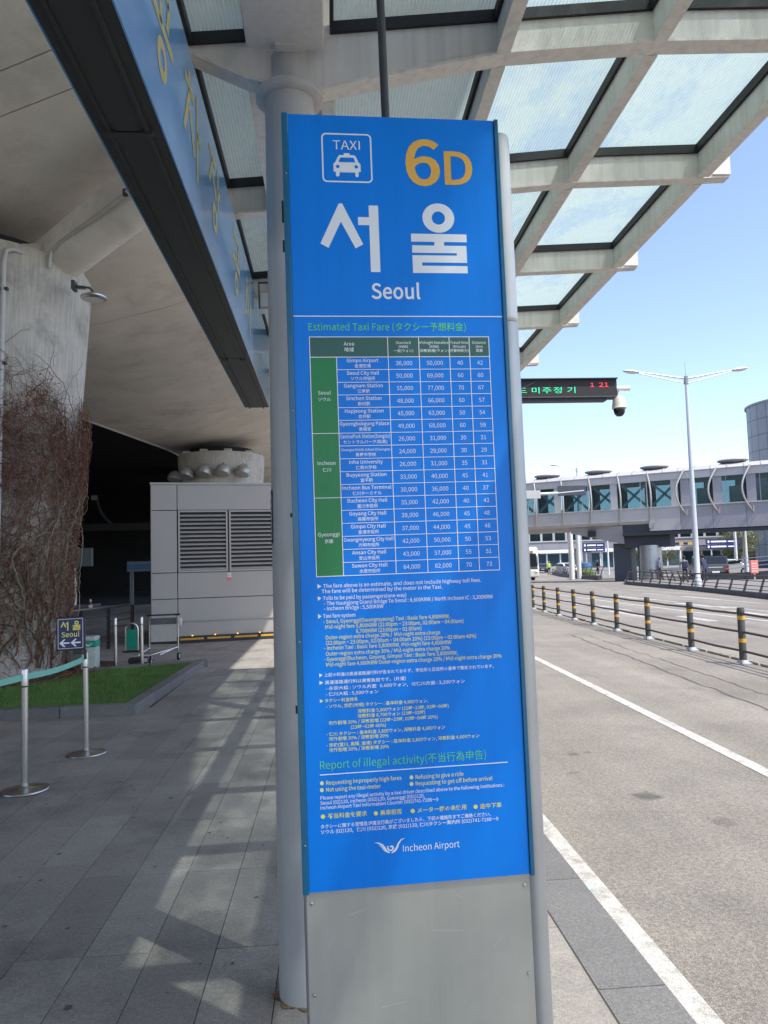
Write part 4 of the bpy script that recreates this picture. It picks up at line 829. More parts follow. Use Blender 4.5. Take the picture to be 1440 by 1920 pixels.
stanchion(-3.80, 13.55, (0, R(-.6), 0), 'slim steel post behind the lawn beside the litter bin', .88, False, .028)
stanchion(-3.37, 13.64, (0, R(-.6), 0), 'slim steel post standing against the luggage trolley', .88, False, .028)
# belt between the posts
t = thing('belt_barrier', 'mint green retractable belt stretched between the queue posts', 'belt', (0,0,0))
def belt(p, q, name='belt'):
    mb = MB(); n = 10; vs = []
    for i in range(n+1):
        u = i/n; x = p[0]+(q[0]-p[0])*u; y = p[1]+(q[1]-p[1])*u; sag = -.02*math.sin(math.pi*u); z = p[2]+(q[2]-p[2])*u+sag
        tw = .004*math.sin(u*3); vs += [(x-.0008,y+tw,z-.024),(x-.0008,y-tw,z+.024),(x+.0008,y+tw,z-.024),(x+.0008,y-tw,z+.024)]
    fs = []
    for i in range(n): o = 4*i; fs += [(o,o+4,o+5,o+1),(o+2,o+3,o+7,o+6),(o+1,o+5,o+7,o+3),(o,o+2,o+6,o+4)]
    mb.add(vs, fs); mb.build(name, 'tape', t, smooth=True)
belt((-2.398,6.13,.868), (-2.305,7.19,.872)); belt((-2.93,5.0,.86), (-2.412,6.075,.868))
# small navy sign on the second post
t = thing('queue_sign', 'small navy sign with yellow Korean word Seoul and two white arrows', 'sign', (-2.425, 7.20, .955)); t.rotation_euler = (R(-4), R(-1.6), R(3))
mb = MB(); mb.box(-.13,-.012,0,.13,.012,.31); mb.build('frame', 'black', t, bevel=.006)
mb = MB(); mb.box(-.117,-.0145,.014,.117,-.012,.296); mb.build('board', 'navy', t)
mb = MB()
for a, b, c, d in ((-.112,.018,-.108,.292),(.108,.018,.112,.292),(-.112,.018,.112,.022),(-.112,.288,.112,.292)): mb.box(a,-.0162,b,c,-.0150,d)
mb.build('white_border', 'ink_white', t)
o = hangul_seoul(t, .0-.005, .185, .085, 'ink_yellow', y=-.017)
lettering('Seoul', 0, .125, t, 'ink_yellow', .16, .062, .012, 'C', -.0165)
for ox in (-.055, .045):
    mb = MB(); mb.add([(ox-.045,-.0165,.07),(ox-.005,-.0165,.105),(ox+.012,-.0165,.105),(ox-.014,-.0165,.077),(ox+.045,-.0165,.077),(ox+.045,-.0165,.063),(ox-.014,-.0165,.063),(ox+.012,-.0165,.035),(ox-.005,-.0165,.035)], [(0,8,7,6,5,4,3,2,1)])
    mb.build('arrow', 'ink_white', t)
mb = MB(); mb.box(.02,-.02,-.04,.10,.02,.0); mb.build('clip', 'black', t); mb = MB(); mb.tube([(.125,0,-.09),(.125,0,.0)], .016, 10); mb.build('socket', 'black', t)

# ================================================================ BINS, HOOP STAND, TROLLEY, HANDRAIL
def bin_(x, y, label, full):
    t = thing('litter_bin', label, 'bin', (x, y, 0), R(4), group='litter bins by the lawn')
    if full:
        mb = MB(); mb.box(-.12,-.14,0,.12,.14,.46); mb.build('body', 'clear_bag', t, bevel=.015)
        mb = MB(); mb.box(-.123,-.143,.46,.123,.143,.555); mb.build('green_band', 'bin_green', t, bevel=.01)
        mb = MB(); mb.box(-.12,-.14,.555,.12,.14,.635); mb.build('top_rim', 'clear_bag', t, bevel=.02)
        mb = MB(); mb.add([(-.055,-.145,.515),(-.02,-.145,.5),(0,-.145,.49),(.02,-.145,.5),(.06,-.145,.525),(.03,-.145,.49),(0,-.145,.475),(-.03,-.145,.485)], [(7,6,5,4,3,2,1,0)]); mb.build('bird_emblem', 'ink_white', t)
    else:
        mb = MB(); mb.box(-.11,-.13,0,.11,.13,.5); mb.build('body', 'box', t, bevel=.01); mb = MB(); mb.box(-.11,-.13,.5,.11,.13,.56); mb.build('lid', 'bin_green', t, bevel=.01)
    return t
bin_(-4.03, 12.9, 'clear walled litter bin with a green band and white bird mark', True)
bin_(-4.36, 13.2, 'plain grey litter bin half hidden behind the navy sign', False)
t = thing('hoop_stand', 'inverted U steel hoop holding a green board behind the slim posts', 'hoop stand', (-4.24, 16.3, 0), R(5))
pts = [(-.125,0,.02),(-.125,0,.47)]+[(-.125*math.cos(a), 0, .47+.13*math.sin(a)) for a in [R(x) for x in range(15,180,15)]]+[(.125,0,.47),(.125,0,.02)]
mb = MB(); mb.tube(pts, .017, 10); mb.build('hoop', 'chrome', t, smooth=True)
mb = MB(); mb.box(-.10,-.01,.06,.10,.01,.47); mb.build('board', 'bin_green', t); mb = MB(); mb.box(-.16,-.11,0,.16,.11,.03); mb.build('base', 'black', t)
# luggage trolley seen from its side-back
t = thing('luggage_trolley', 'steel airport luggage trolley with pale board parked by the kiosk', 'luggage trolley', (-3.17, 14.45, 0), R(8))
for x in (-.26, .26):
    mb = MB(); mb.tube([(x,.02,.10),(x,.0,.42),(x,-.01,.62),(x*.98,-.02,.82),(x*.97,-.06,.86)], .015, 10); mb.build('upright', 'chrome', t, smooth=True)
mb = MB(); mb.tube([(-.27,-.06,.86),(.27,-.06,.86)], .016, 10); mb.build('handle', 'black', t, smooth=True)
for x in (-.27,.24): mb = MB(); mb.cbox((x+.015,-.07,.86), (.1,.07,.035)); mb.build('brake_grip', 'rubber', t, bevel=.008)
mb = MB(); mb.box(-.235,-.012,.36,.235,.004,.68); mb.build('advert_board', 'cart_panel', t)
mb = MB(); mb.box(-.235,-.014,.68,.235,.002,.80); mb.build('board_header', 'stone', t)
for k in range(5): mb = MB(); mb.tube([(.27,-.02,.80),(.30+.01*k,-.05-.03*k,.80),(.30+.01*k,-.05-.03*k,.66)], .004, 5); mb.build('basket_wire', 'chrome', t)
for pq in [((-.26,.02,.30),(.26,.02,.28)), ((.26,0,.25),(-.05,-.25,.14)), ((-.26,0,.25),(-.46,-.30,.13)), ((-.26,.02,.24),(.24,.02,.22))]:
    mb = MB(); mb.tube(pq, .013, 8); mb.build('frame_tube', 'chrome', t, smooth=True)
mb = MB(); mb.tube([(.24,-.02,.24),(-.2,-.42,.16),(-.52,-.42,.15)], .012, 8); mb.build('frame_tube', 'chrome', t, smooth=True)
mb = MB(); mb.box(-.58,-.50,.03,-.24,-.34,.13); mb.build('nose_bumper', 'rubber', t, bevel=.02); mb = MB(); mb.box(-.34,-.51,.05,-.25,-.35,.12); mb.build('nose_cap', 'cart_panel', t, bevel=.01)
for x, y, r in ((.27,.03,.075), (-.23,.05,.065), (-.2,-.42,.05)):
    wh = bpy.data.objects.new('wheel', None); col.objects.link(wh); wh.parent = t; wh.location = (x, y, r); wh.rotation_euler = (0, R(90), R(-12))
    mb = MB(); mb.lathe([(r*.62,-.018),(r*.95,-.02),(r,-.008),(r,.008),(r*.95,.02),(r*.62,.018),(r*.62,-.018)], n=28); mb.build('tyre', 'rubber', wh, smooth=True)
    mb = MB(); mb.lathe([(0,-.022),(r*.62,-.016),(r*.62,.016),(0,.022)], n=24); mb.build('hub', 'cart_panel', wh)
# handrail of the service road
t = thing('handrail', 'steel handrail with dark horizontal rails guarding the shaded service road', 'handrail', (0,0,0))
hp = [(-5.95,12.9),(-4.72,18.2)]
for k, z in enumerate((.92,.74,.60,.46,.32,.18)):
    mb = MB(); mb.tube([(x,y,z) for x, y in hp], .028 if k == 0 else .014, 8); mb.build('top_rail' if k == 0 else 'rail', 'silver' if k == 0 else 'fence_post', t, smooth=True)
for i in range(6):
    u = i/5; x = hp[0][0]+(hp[1][0]-hp[0][0])*u; y = hp[0][1]+(hp[1][1]-hp[0][1])*u
    mb = MB(); mb.box(x-.03,y-.04,-.1,x+.03,y+.04,.91); mb.build('post', 'black', t)
def cone(x, y, z, label):
    t = thing('traffic_cone', label, 'traffic cone', (x, y, z))
    mb = MB(); mb.box(-.2,-.2,0,.2,.2,.03); mb.build('base', 'red', t); mb = MB(); mb.lathe([(.14,.03),(.1,.25)], n=20); mb.build('lower_body', 'red', t)
    mb = MB(); mb.lathe([(.1,.25),(.075,.42)], n=20); mb.build('white_band', 'ink_white', t); mb = MB(); mb.lathe([(.075,.42),(.05,.58)], n=20); mb.build('upper_body', 'red', t)
    mb = MB(); mb.lathe([(.05,.58),(.035,.68),(.0,.7)], n=20); mb.build('white_tip', 'ink_white', t)
cone(-11.4, 36.5, -.19, 'red and white traffic cone in the dark beyond the handrail')
# far fascia pieces glimpsed in the hall
t = thing('far_shelter', 'pale fascia of a glazed shelter in the shade beyond the ivy column', 'shelter', (-13.3, 40, 0))
mb = MB(); mb.box(-3.6,0,2.1,.85,.3,3.05); mb.build('fascia', 'far_light', t); mb = MB(); mb.box(-3.6,.3,-.1,-3.45,.4,2.1); mb.box(-.1,.3,-.1,.0,.4,2.1); mb.build('frame', 'silver', t)
mb = MB(); mb.box(-3.6,-.2,-.15,.85,1.6,.1); mb.build('step', 'far_light', t)
for k in range(14): mb = MB(); x = -2.0+k*.11; mb.box(x,.28,.9+.1*math.sin(k*1.9),x+.04+.03*math.sin(k),.31,2.05); mb.build('hanging_bag', 'ink_white' if k % 3 else 'clear_bag', t)
t = thing('blue_counter', 'blue and white fascia strip behind the kiosk corner', 'counter', (-10.1, 38, 0))
mb = MB(); mb.box(0,0,1.75,2.6,.4,2.25); mb.build('white_band', 'far_light', t); mb = MB(); mb.box(0,-.02,1.85,2.6,0,2.1); mb.build('blue_band', 'far_blue', t); mb = MB(); mb.box(.1,.1,-.1,.25,.3,1.75); mb.build('leg', 'far_light', t)
t = thing('service_pipes', 'dark looping service pipes slung under the far deck', 'pipes', (-13.5, 44, 0))
for dx in (0, 2.2): mb = MB(); mb.tube([(dx+1.9*math.cos(a)-.2,0,6.2+2.0*math.sin(a)) for a in [R(180+i*11) for i in range(9)]], .09, 8); mb.build('pipe_loop', 'box_dark', t, smooth=True)
mb = MB(); mb.box(-6,-.2,4.15,9,.2,4.55); mb.build('cross_beam', 'shade_conc', t)
for x, y, z, a in [(-14.9,43,5.9,.5),(-14.4,43,5.9,.16),(-14.05,43,5.7,.2),(-13.4,43,5.85,.3),(-9.5,43,5.8,.5)]:
    t = thing('far_window', 'small bright opening high in the dark beyond the ivy column', 'window', (x,y,z), group='bright openings in the dark hall'); mb = MB(); mb.box(0,0,0,a,.05,.36*a+.15); mb.build('pane', 'far_light', t)

# ================================================================ TAXI SIGN
sg = thing('taxi_sign', 'tall bright blue taxi rank pylon 6D for Seoul with printed fare table', 'sign', (.2043, 2.0188, .0825)); sg.rotation_euler = (0, R(-.47), R(2.5)); sg.scale = (.95, .95, .95)
UL, UR, VT, VB = -.288, .330, 2.984, .7725
mb = MB(); mb.box(UL,0,VB,UR,.04,VT); fp = mb.build('face_panel', 'sign_blue', sg)
mb = MB(); mb.box(UL-.018,-.006,VB-.004,UL-.001,.044,VT+.002); mb.build('side_trim', 'sign_teal', sg, bevel=.002)
mb = MB(); mb.box(UR+.001,-.006,VB-.004,UR+.0135,.044,VT+.002); mb.build('side_trim', 'sign_teal', sg, bevel=.002)
mb = MB(); mb.box(UL-.010,.010,-.02,UR+.003,.04,VB-.006); mb.build('base_panel', 'alu_panel', sg, bevel=.003)
mb = MB(); mb.box(UL-.006,.004,VB-.006,UR+.006,.05,VB-.001); mb.build('joint_strip', 'alu', sg)  # aluminium strip along the joint of face and base panels
mb = MB(); mb.box(UL-.016,.056,-.08,UR+.004,.075,VT-.02); mb.build('back_housing', 'alu', sg, bevel=.012)
def oval(cx, cy, a, b, n=28): return [(cx+a*math.cos(2*math.pi*i/n), cy+b*math.sin(2*math.pi*i/n)) for i in range(n)]
mb = MB(); mb.prism(oval(UR+.022, .048, .037, .045), -.083, 2.365); mb.build('mast_lower', 'alu', sg, smooth=True)
mb = MB(); mb.prism(oval(UR+.022, .048, .037, .045), 2.367, 2.955); mb.build('mast_upper', 'alu_light', sg, smooth=True, bevel=.012)
for z, h in ((2.67,.06),(2.58,.03),(1.80,.012),(1.25,.02)):
    mb = MB(); mb.box(UL-.024,.018,z,UL-.0185,.034,z+h); mb.build('side_catch', 'black', sg)
for z in (.9,1.45,2.1,2.8): mb = MB(); mb.ball((UL-.008,-.0065,z), .0028, n=8); mb.build('rivet', 'silver', sg)
mb = MB(); mb.box(-.32,-.03,-.0865,.38,.12,-.079); mb.build('base_plate', 'alu', sg)
LINES = [
  (-0.1578, 2.8797, 0.0803, 0.0373, 'W', 0, 'TAXI'),
  (0.0567, 2.7792, 0.1036, 0.1825, 'O', 1, '6'),
  (0.1737, 2.7818, 0.0852, 0.1348, 'O', 1, 'D'),
  (-0.0591, 2.4303, 0.1444, 0.0602, 'W', 1, 'Seoul'),
  (-0.245, 2.3354, 0.4619, 0.028, 'G', 1, 'Estimated Taxi Fare (タクシー予想料金)'),
  (-0.2412, 1.5965, 0.4695, 0.0139, 'W', 1, '▶ The fare above is an estimate, and does not include highway toll fees.'),
  (-0.2298, 1.5816, 0.3442, 0.0139, 'W', 1, 'The fare will be determined by the meter in the Taxi.'),
  (-0.2414, 1.5627, 0.2504, 0.0139, 'W', 1, '▶ Tolls to be paid by passengers(one-way)'),
  (-0.2241, 1.5479, 0.4845, 0.0139, 'W', 1, '- The Youngjong Grand Bridge To Seoul : 6,600KRW / North Incheon IC : 3,200KRW'),
  (-0.2246, 1.5336, 0.1676, 0.0139, 'W', 1, '- Incheon Bridge : 5,500KRW'),
  (-0.2421, 1.5129, 0.105, 0.0139, 'W', 1, '▶ Taxi fare system'),
  (-0.2276, 1.4974, 0.36, 0.0139, 'Y', 1, '- Seoul, Gyeonggi(Gwangmyeong) Taxi : Basic fare 4,800KRW,'),
  (-0.223, 1.4822, 0.3945, 0.0139, 'Y', 1, 'Mid-night fare 5,800KRW (22:00pm ~ 23:00pm, 02:00am ~ 04:00am)'),
  (-0.137, 1.4671, 0.1863, 0.0139, 'Y', 1, '6,700KRW (23:00pm ~ 02:00am)'),
  (-0.2231, 1.453, 0.3258, 0.0139, 'Y', 1, 'Outer-region extra charge 20% /  Mid-night extra charge'),
  (-0.2224, 1.4381, 0.4288, 0.0139, 'Y', 1, '(22:00pm ~ 23:00pm, 02:00am ~ 04:00am 20%) (23:00pm ~ 02:00am 40%)'),
  (-0.2279, 1.4238, 0.362, 0.0139, 'Y', 1, '- Incheon Taxi : Basic fare 3,800KRW, Mid-night fare 4,600KRW'),
  (-0.2233, 1.4081, 0.3518, 0.0139, 'Y', 1, 'Outer-region extra charge 30% / Mid-night extra charge 20%'),
  (-0.2289, 1.3932, 0.3799, 0.0139, 'Y', 1, '- Gyeonggi(Bucheon, Goyang, Gimpo) Taxi : Basic fare 3,800KRW,'),
  (-0.2235, 1.3779, 0.5013, 0.0139, 'Y', 1, 'Mid-night fare 4,600KRW Outer-region extra charge 20% / Mid-night extra charge 20%'),
  (-0.2438, 1.3507, 0.4977, 0.0117, 'W', 1, '▶ 上記の料金は高速道路通行料が含まれておらず、市役所と区役所の基準で策定されています。'),
  (-0.2437, 1.33, 0.2424, 0.0117, 'W', 1, '▶ 高速道路通行料は乗客負担です。(片道)'),
  (-0.2262, 1.3133, 0.3942, 0.0117, 'W', 1, '- 永宗大橋 : ソウル方面   6.600ウォン,   北仁川方面 : 3,200ウォン'),
  (-0.2268, 1.2975, 0.1464, 0.0117, 'W', 1, '- 仁川大橋 : 5,500ウォン'),
  (-0.2441, 1.2801, 0.1058, 0.0117, 'Y', 1, '▶ タクシー料金体系'),
  (-0.227, 1.2641, 0.2873, 0.0117, 'Y', 1, '- ソウル, 京畿(光明) タクシー : 基本料金 4,800ウォン,'),
  (-0.1402, 1.2469, 0.2584, 0.0117, 'Y', 1, '深夜料金 5,800ウォン (22時~23時, 02時~04時)'),
  (-0.1406, 1.2333, 0.1904, 0.0117, 'Y', 1, '深夜料金 6,700ウォン (23時~02時)'),
  (-0.2218, 1.2183, 0.3072, 0.0117, 'Y', 1, '市外割増 20% / 深夜割増 (22時~23時, 02時~04時 20%)'),
  (-0.1605, 1.2038, 0.0986, 0.0117, 'Y', 1, '(23時~02時 40%)'),
  (-0.2285, 1.1883, 0.3341, 0.0117, 'Y', 1, '- 仁川 タクシー : 基本料金 3,800ウォン, 深夜料金 4,600ウォン'),
  (-0.222, 1.1749, 0.1661, 0.0117, 'Y', 1, '市外割増 30% / 深夜割増 20%'),
  (-0.2295, 1.1585, 0.4323, 0.0117, 'Y', 1, '- 京畿(富川, 高陽, 金浦) タクシー : 基本料金 3,800ウォン, 深夜料金 4,600ウォン'),
  (-0.2221, 1.1449, 0.166, 0.0117, 'Y', 1, '市外割増 20% / 深夜割増 20%'),
  (-0.2492, 1.0992, 0.4682, 0.029, 'G', 0, 'Report of illegal activity(不当行為申告)'),
  (-0.2505, 1.0563, 0.2265, 0.0145, 'Y', 1, '● Requesting improperly high fares'),
  (-0.2511, 1.0379, 0.1685, 0.0145, 'Y', 1, '● Not using the taxi-meter'),
  (-0.001, 1.0553, 0.1531, 0.0145, 'Y', 1, '● Refusing to give a ride'),
  (-0.0017, 1.0375, 0.2363, 0.0145, 'Y', 1, '● Requesting to get off before arrival'),
  (-0.2505, 1.0174, 0.5184, 0.0124, 'W', 1, 'Please report any illegal activity by a taxi driver described above to the following institutions :'),
  (-0.2509, 1.004, 0.2901, 0.0124, 'W', 1, 'Seoul (02)120, Incheon (032)120, Gyeonggi (031)120,'),
  (-0.2513, 0.9912, 0.3286, 0.0124, 'W', 1, 'Incheon Airport Taxi Information Counter (032)741-7188～9'),
  (-0.2512, 0.9665, 0.1278, 0.0151, 'Y2', 1, '● 不当料金を要求'),
  (-0.1049, 0.9648, 0.0786, 0.0151, 'Y2', 1, '● 乗車拒否'),
  (-0.0021, 0.9638, 0.1585, 0.0151, 'Y2', 1, '● メーター機の未使用'),
  (0.1769, 0.9622, 0.0807, 0.0151, 'Y2', 1, '● 途中下車'),
  (-0.2516, 0.9404, 0.4771, 0.0124, 'W', 1, 'タクシーに関する苦情及び違法行為がございましたら、下記の連絡先までご連絡ください。'),
  (-0.252, 0.9261, 0.4983, 0.0124, 'W', 1, 'ソウル (02)120,   仁川 (032)120, 京畿 (031)120, 仁川タクシー案内所 (032)741-7188～9'),
  (-0.0273, 0.8615, 0.1601, 0.0239, 'W', 0, 'Incheon Airport'),
]

INK = {'W':'ink_white','G':'ink_green','Y':'ink_cream','Y2':'ink_yellow','O':'ink_orange'}
for (u, v, wd, em, c, bold, s) in LINES:
    big = em > .05
    lettering(s, u, v, fp, INK[c], wd, em, (.02 if big else .010) if bold else .0, y=-.0009, name='heading_text' if em > .02 else 'text_line', res=6 if big else 1)
hangul_seoul(fp, 0, 2.51, .21, 'ink_white', y=-.0009, name='korean_seoul')
mb = MB(); mb.box(UL+.001,-.0012,2.3755,UR-.001,-.0005,2.3785); mb.build('divider_line', 'ink_white', fp)
mb = MB(); mb.box(-.25,-.0012,1.0828,.281,-.0005,1.0853); mb.build('heading_rule', 'ink_white', fp)
# taxi pictogram
def rrect(x0,z0,x1,z1,r,n=6):
    pts = []
    for cx, cz, a0 in ((x1-r,z1-r,0),(x0+r,z1-r,90),(x0+r,z0+r,180),(x1-r,z0+r,270)):
        for i in range(n+1): a = R(a0+90*i/n); pts.append((cx+r*math.cos(a), cz+r*math.sin(a)))
    return pts
o_ = rrect(-.191,2.779,-.043,2.929,.014); i_ = rrect(-.1865,2.7835,-.0475,2.9245,.010); n = len(o_)
mb = MB(); mb.add([(x,-.0009,z) for x,z in o_]+[(x,-.0009,z) for x,z in i_], [(k,k+n,(k+1)%n+n,(k+1)%n) for k in range(n)]); mb.build('pictogram_frame', 'ink_white', fp)
CAR = [(-0.1262,2.8683),(-0.1089,2.8683),(-0.1089,2.8628),(-0.0944,2.8624),(-0.0893,2.8555),(-0.0833,2.8410),(-0.0776,2.8353),(-0.0776,2.8120),(-0.084,2.811),(-0.0842,2.799),(-0.0893,2.7951),(-0.0939,2.7988),(-0.0941,2.8097),(-0.1402,2.8097),(-0.141,2.7998),(-0.1458,2.7959),(-0.151,2.7984),(-0.1511,2.811),(-0.1577,2.812),(-0.1577,2.8353),(-0.1514,2.8410),(-0.1448,2.8555),(-0.1390,2.8624),(-0.1262,2.8628)]
mb = MB(); mb.add([(x,-.0009,z) for x,z in CAR], [tuple(range(len(CAR)))]); mb.build('car_pictogram', 'ink_white', fp)
mb = MB(); mb.add([(x,-.0016,z) for x,z in [(-.1366,2.8548),(-.0977,2.8548),(-.0925,2.8408),(-.1423,2.8408)]], [(3,2,1,0)])
for cx in (-.1450,-.0905): mb.add([(cx+.0052*math.cos(a),-.0016,2.8270+.0052*math.sin(a)) for a in [2*math.pi*k/16 for k in range(16)]], [tuple(range(16))])
mb.build('pictogram_cutouts', 'sign_blue', fp)
# logo
def ribbon(pts, ws, m, name):
    mb = MB(); vs = []
    for i, (x, z) in enumerate(pts):
        a = pts[max(i-1,0)]; b = pts[min(i+1,len(pts)-1)]; d = Vector((b[0]-a[0], b[1]-a[1])).normalized(); n = (-d.y, d.x)
        vs += [(x+n[0]*ws[i], -.0009, z+n[1]*ws[i]), (x-n[0]*ws[i], -.0009, z-n[1]*ws[i])]
    mb.add(vs, [(2*i, 2*i+1, 2*i+3, 2*i+2) for i in range(len(pts)-1)]); return mb
lx, lz = -.0604, .8745
mb = ribbon([(-.1050,.8915),(-.094,.8895),(-.084,.8835),(-.0775,.8745),(-.0725,.8660),(-.0640,.8615)], [.0003,.0016,.0023,.0028,.0028,.0012], None, '')
mb2 = ribbon([(-.0205,.8975),(-.031,.8945),(-.0385,.8860),(-.0435,.8745),(-.0500,.8660),(-.0590,.8608)], [.0003,.0016,.0024,.0030,.0030,.0014], None, ''); mb.add(mb2.v, mb2.f)
mb2 = ribbon([(-.0940,.8845),(-.087,.8800),(-.0810,.8720),(-.0765,.8650)], [.0003,.0011,.0013,.0004], None, ''); mb.add(mb2.v, mb2.f)
sp = [(-.0600+.0105*(1-.085*k)*math.cos(R(150+38*k)), .8752+.0105*(1-.085*k)*math.sin(R(150+38*k))) for k in range(11)]
mb2 = ribbon(sp, [.0016]+[.0022]*9+[.0006], None, ''); mb.add(mb2.v, mb2.f); mb.build('bird_logo', 'ink_white', fp)
# small fixings and wear on the pylon
for z in (.74,.5,.26):
    for x in (UL+.006, UR-.014): mb = MB(); mb.lathe([(0,0),(.0045,.0),(.0045,.002),(0,.003)], n=10); o = mb.build('screw', 'silver', sg); o.location = (x,.0085,z); o.rotation_euler = (R(90),0,0)
for x, z, l, a in [(-.18,.70,.05,.3),(.05,.64,.09,-.1),(.22,.58,.04,.8),(-.1,.45,.07,.15),(.12,.73,.03,-.6),(-.24,.62,.03,1.2)]:
    mb = MB(); dx, dz = l*math.cos(a), l*math.sin(a); mb.add([(x,.0092,z),(x+dx,.0092,z+dz),(x+dx,.0092,z+dz+.0007),(x,.0092,z+.0012)], [(0,1,2,3)]); mb.build('scratch', 'alu_light', sg)
# fare table
TX = [-.243,-.017,.0745,.165,.2252,.2842]; XA = -.1670; T0, T1, TB = 2.3158, 2.2565, 1.6285; RH = (T1-TB)/17
tb = bpy.data.objects.new('fare_table', None); col.objects.link(tb); tb.parent = fp; tb.location = (0,0,0)
TE = tb
mb = MB(); mb.box(TX[0],-.0008,T1,TX[5],-.0003,T0); mb.build('header_fill', 'tbl_dark', TE)
for a, b in ((0,6),(6,11),(11,17)):
    mb = MB(); mb.box(TX[0],-.0008,T1-b*RH,XA,-.0003,T1-a*RH); mb.build('region_fill', 'tbl_green', TE)
mb = MB(); lw = .0011
for z in [T0, T1, TB]: mb.box(TX[0]-lw,-.0014,z-lw,TX[5]+lw,-.0009,z+lw)
for r in range(1,17): mb.box(TX[0] if r in (6,11) else XA,-.0014,T1-r*RH-lw*.8,TX[5],-.0009,T1-r*RH+lw*.8)
for i, x in enumerate(TX): mb.box(x-lw,-.0015,TB,x+lw,-.0010,T0)
mb.box(XA-lw,-.0015,TB,XA+lw,-.0010,T1); mb.build('grid_lines', 'ink_white', TE)
ROWS = [('Gimpo Airport','金浦空港','36,000','50,000','40','42'),('Seoul City Hall','ソウル市役所','50,000','69,000','60','60'),('Gangnam Station','江南駅','55,000','77,000','70','67'),('Sinchon Station','新村駅','48,000','66,000','60','57'),('Hapjeong Station','合井駅','45,000','63,000','50','54'),('Gyeongbokgung Palace','景福宮','49,000','68,000','60','59'),('CentralPark Station(Songdo)','セントラルパーク(松島)','26,000','31,000','30','31'),('Cheongna Middle School (Cheongna)','青羅中学校','24,000','29,000','30','29'),('Inha University','仁荷大学校','26,000','31,000','35','31'),('Bupyeong Station','富平駅','33,000','40,000','45','41'),('Incheon Bus Terminal','仁川ターミナル','30,000','36,000','40','37'),('Bucheon City Hall','富川市役所','35,000','42,000','40','43'),('Goyang City Hall','高陽市役所','38,000','46,000','45','48'),('Gimpo City Hall','金浦市役所','37,000','44,000','45','46'),('Gwangmyeong City Hall','光明市役所','42,000','50,000','50','53'),('Ansan City Hall','安山市役所','43,000','57,000','55','51'),('Suwon City Hall','水原市役所','64,000','82,000','70','73')]
e9 = .0150
for r, row in enumerate(ROWS):
    zt = T1-r*RH; parts = []
    nm = text_mesh(row[0], None, e9*.92, .012, 'C', 1); wdt = max(v.co.x for v in nm.vertices)-min(v.co.x for v in nm.vertices)
    if wdt > .142: nm = text_mesh(row[0], .142, e9*(.92 if r != 7 else .62), .012, 'C', 1)
    parts.append((nm, ((XA+TX[1])/2, -.0009, zt-.0150)))
    parts.append((text_mesh(row[1], None, e9*.80, .008, 'C', 1), ((XA+TX[1])/2, -.0009, zt-.0305)))
    for i in range(4): parts.append((text_mesh(row[2+i], None, e9*1.08, .0, 'C', 2), ((TX[1+i]+TX[2+i])/2, -.0009, zt-RH/2-.0058)))
    for me, pos in parts: me.materials.append(M['ink_white']); inst(me, 'cell_text', TE, pos)
for a, b, s1_, s2_ in ((0,6,'Seoul','ソウル'),(6,11,'Incheon','仁川'),(11,17,'Gyeonggi','京畿')):
    zc = T1-(a+b)/2*RH
    join_meshes([(text_mesh(s1_, None, .0140, .004, 'C', 1), ((TX[0]+XA)/2, -.0012, zc+.002)), (text_mesh(s2_, None, .0125, .004, 'C', 1), ((TX[0]+XA)/2, -.0012, zc-.017))], 'region_text', TE, 'ink_white')
H_ = [(TX[0],TX[1],['Area','地域'],.0145,None),(TX[1],TX[2],['Standard','(KRW)','一般(ウォン)'],.0102,None),(TX[2],TX[3],['Midnight Extrafare','(KRW)','深夜割増(ウォン)'],.0102,.086),(TX[3],TX[4],['Travel time','(Minute)','所要時間(分)'],.0102,.055),(TX[4],TX[5],['Distance','(km)','距離'],.0102,None)]
for xa, xb, ls, em, mw in H_:
    parts = []; n = len(ls)
    for k, s in enumerate(ls):
        me = text_mesh(s, mw if (mw and k != 1) else None, em, .006, 'C', 1)
        parts.append((me, ((xa+xb)/2, -.0012, (T0+T1)/2+(n/2-1-k)*em*1.18+em*.28)))
    join_meshes(parts, 'header_text', TE, 'ink_white')

# ================================================================ ROAD FENCE
FX = lambda y: 6.15+.052*y
fn = thing('lane_fence', 'low fence of grey posts with orange bands and three brown rails along the road', 'fence', (0,0,0))
fy = [4.1, 6.1, 8.1, 10.08, 12.07, 14.06, 16.3, 18.4, 20.37, 22.3, 24.2, 26.2, 28.0, 29.9, 31.8]
def make_post():
    p = bpy.data.objects.new('post', None); col.objects.link(p); p.parent = fn
    mb = MB(); mb.lathe([(.058,-.13),(.058,.78),(.052,.80),(0,.802)], n=24); mb.build('tube', 'fence_post', p, smooth=True)
    mb = MB(); mb.lathe([(.14,-.13),(.14,-.115),(.11,-.105),(.075,-.07),(.06,-.06)], n=24); mb.build('foot', 'alu', p, smooth=True)
    for z in (.60, .225): mb = MB(); mb.lathe([(.0595,z),(.0595,z+.065)], n=24); mb.build('reflective_band', 'yellow', p)
    mb = MB(); mb.lathe([(.064,.725),(.064,.745)], n=20); mb.build('clamp_ring', 'fence_post', p)
    return p
p0 = make_post()
for i, y in enumerate(fy):
    p = p0 if i == 0 else dup(p0, (FX(y), y, 0)); p.location = (FX(y), y, 0); p.rotation_euler = (R(random.uniform(-.8,.8)), R(random.uniform(-.8,.8)), random.uniform(0,3))
    if i: p.parent = fn
for a, b in zip(fy, fy[1:]):
    for z in (.70, .40, .085):
        mb = MB(); dx = random.uniform(-.01,.01)
        mb.tube([(FX(a),a,z), (FX((a+b)/2)+dx,(a+b)/2,z-.012), (FX(b),b,z)], .021, 8); mb.build('rail', 'fence_rail', fn, smooth=True)
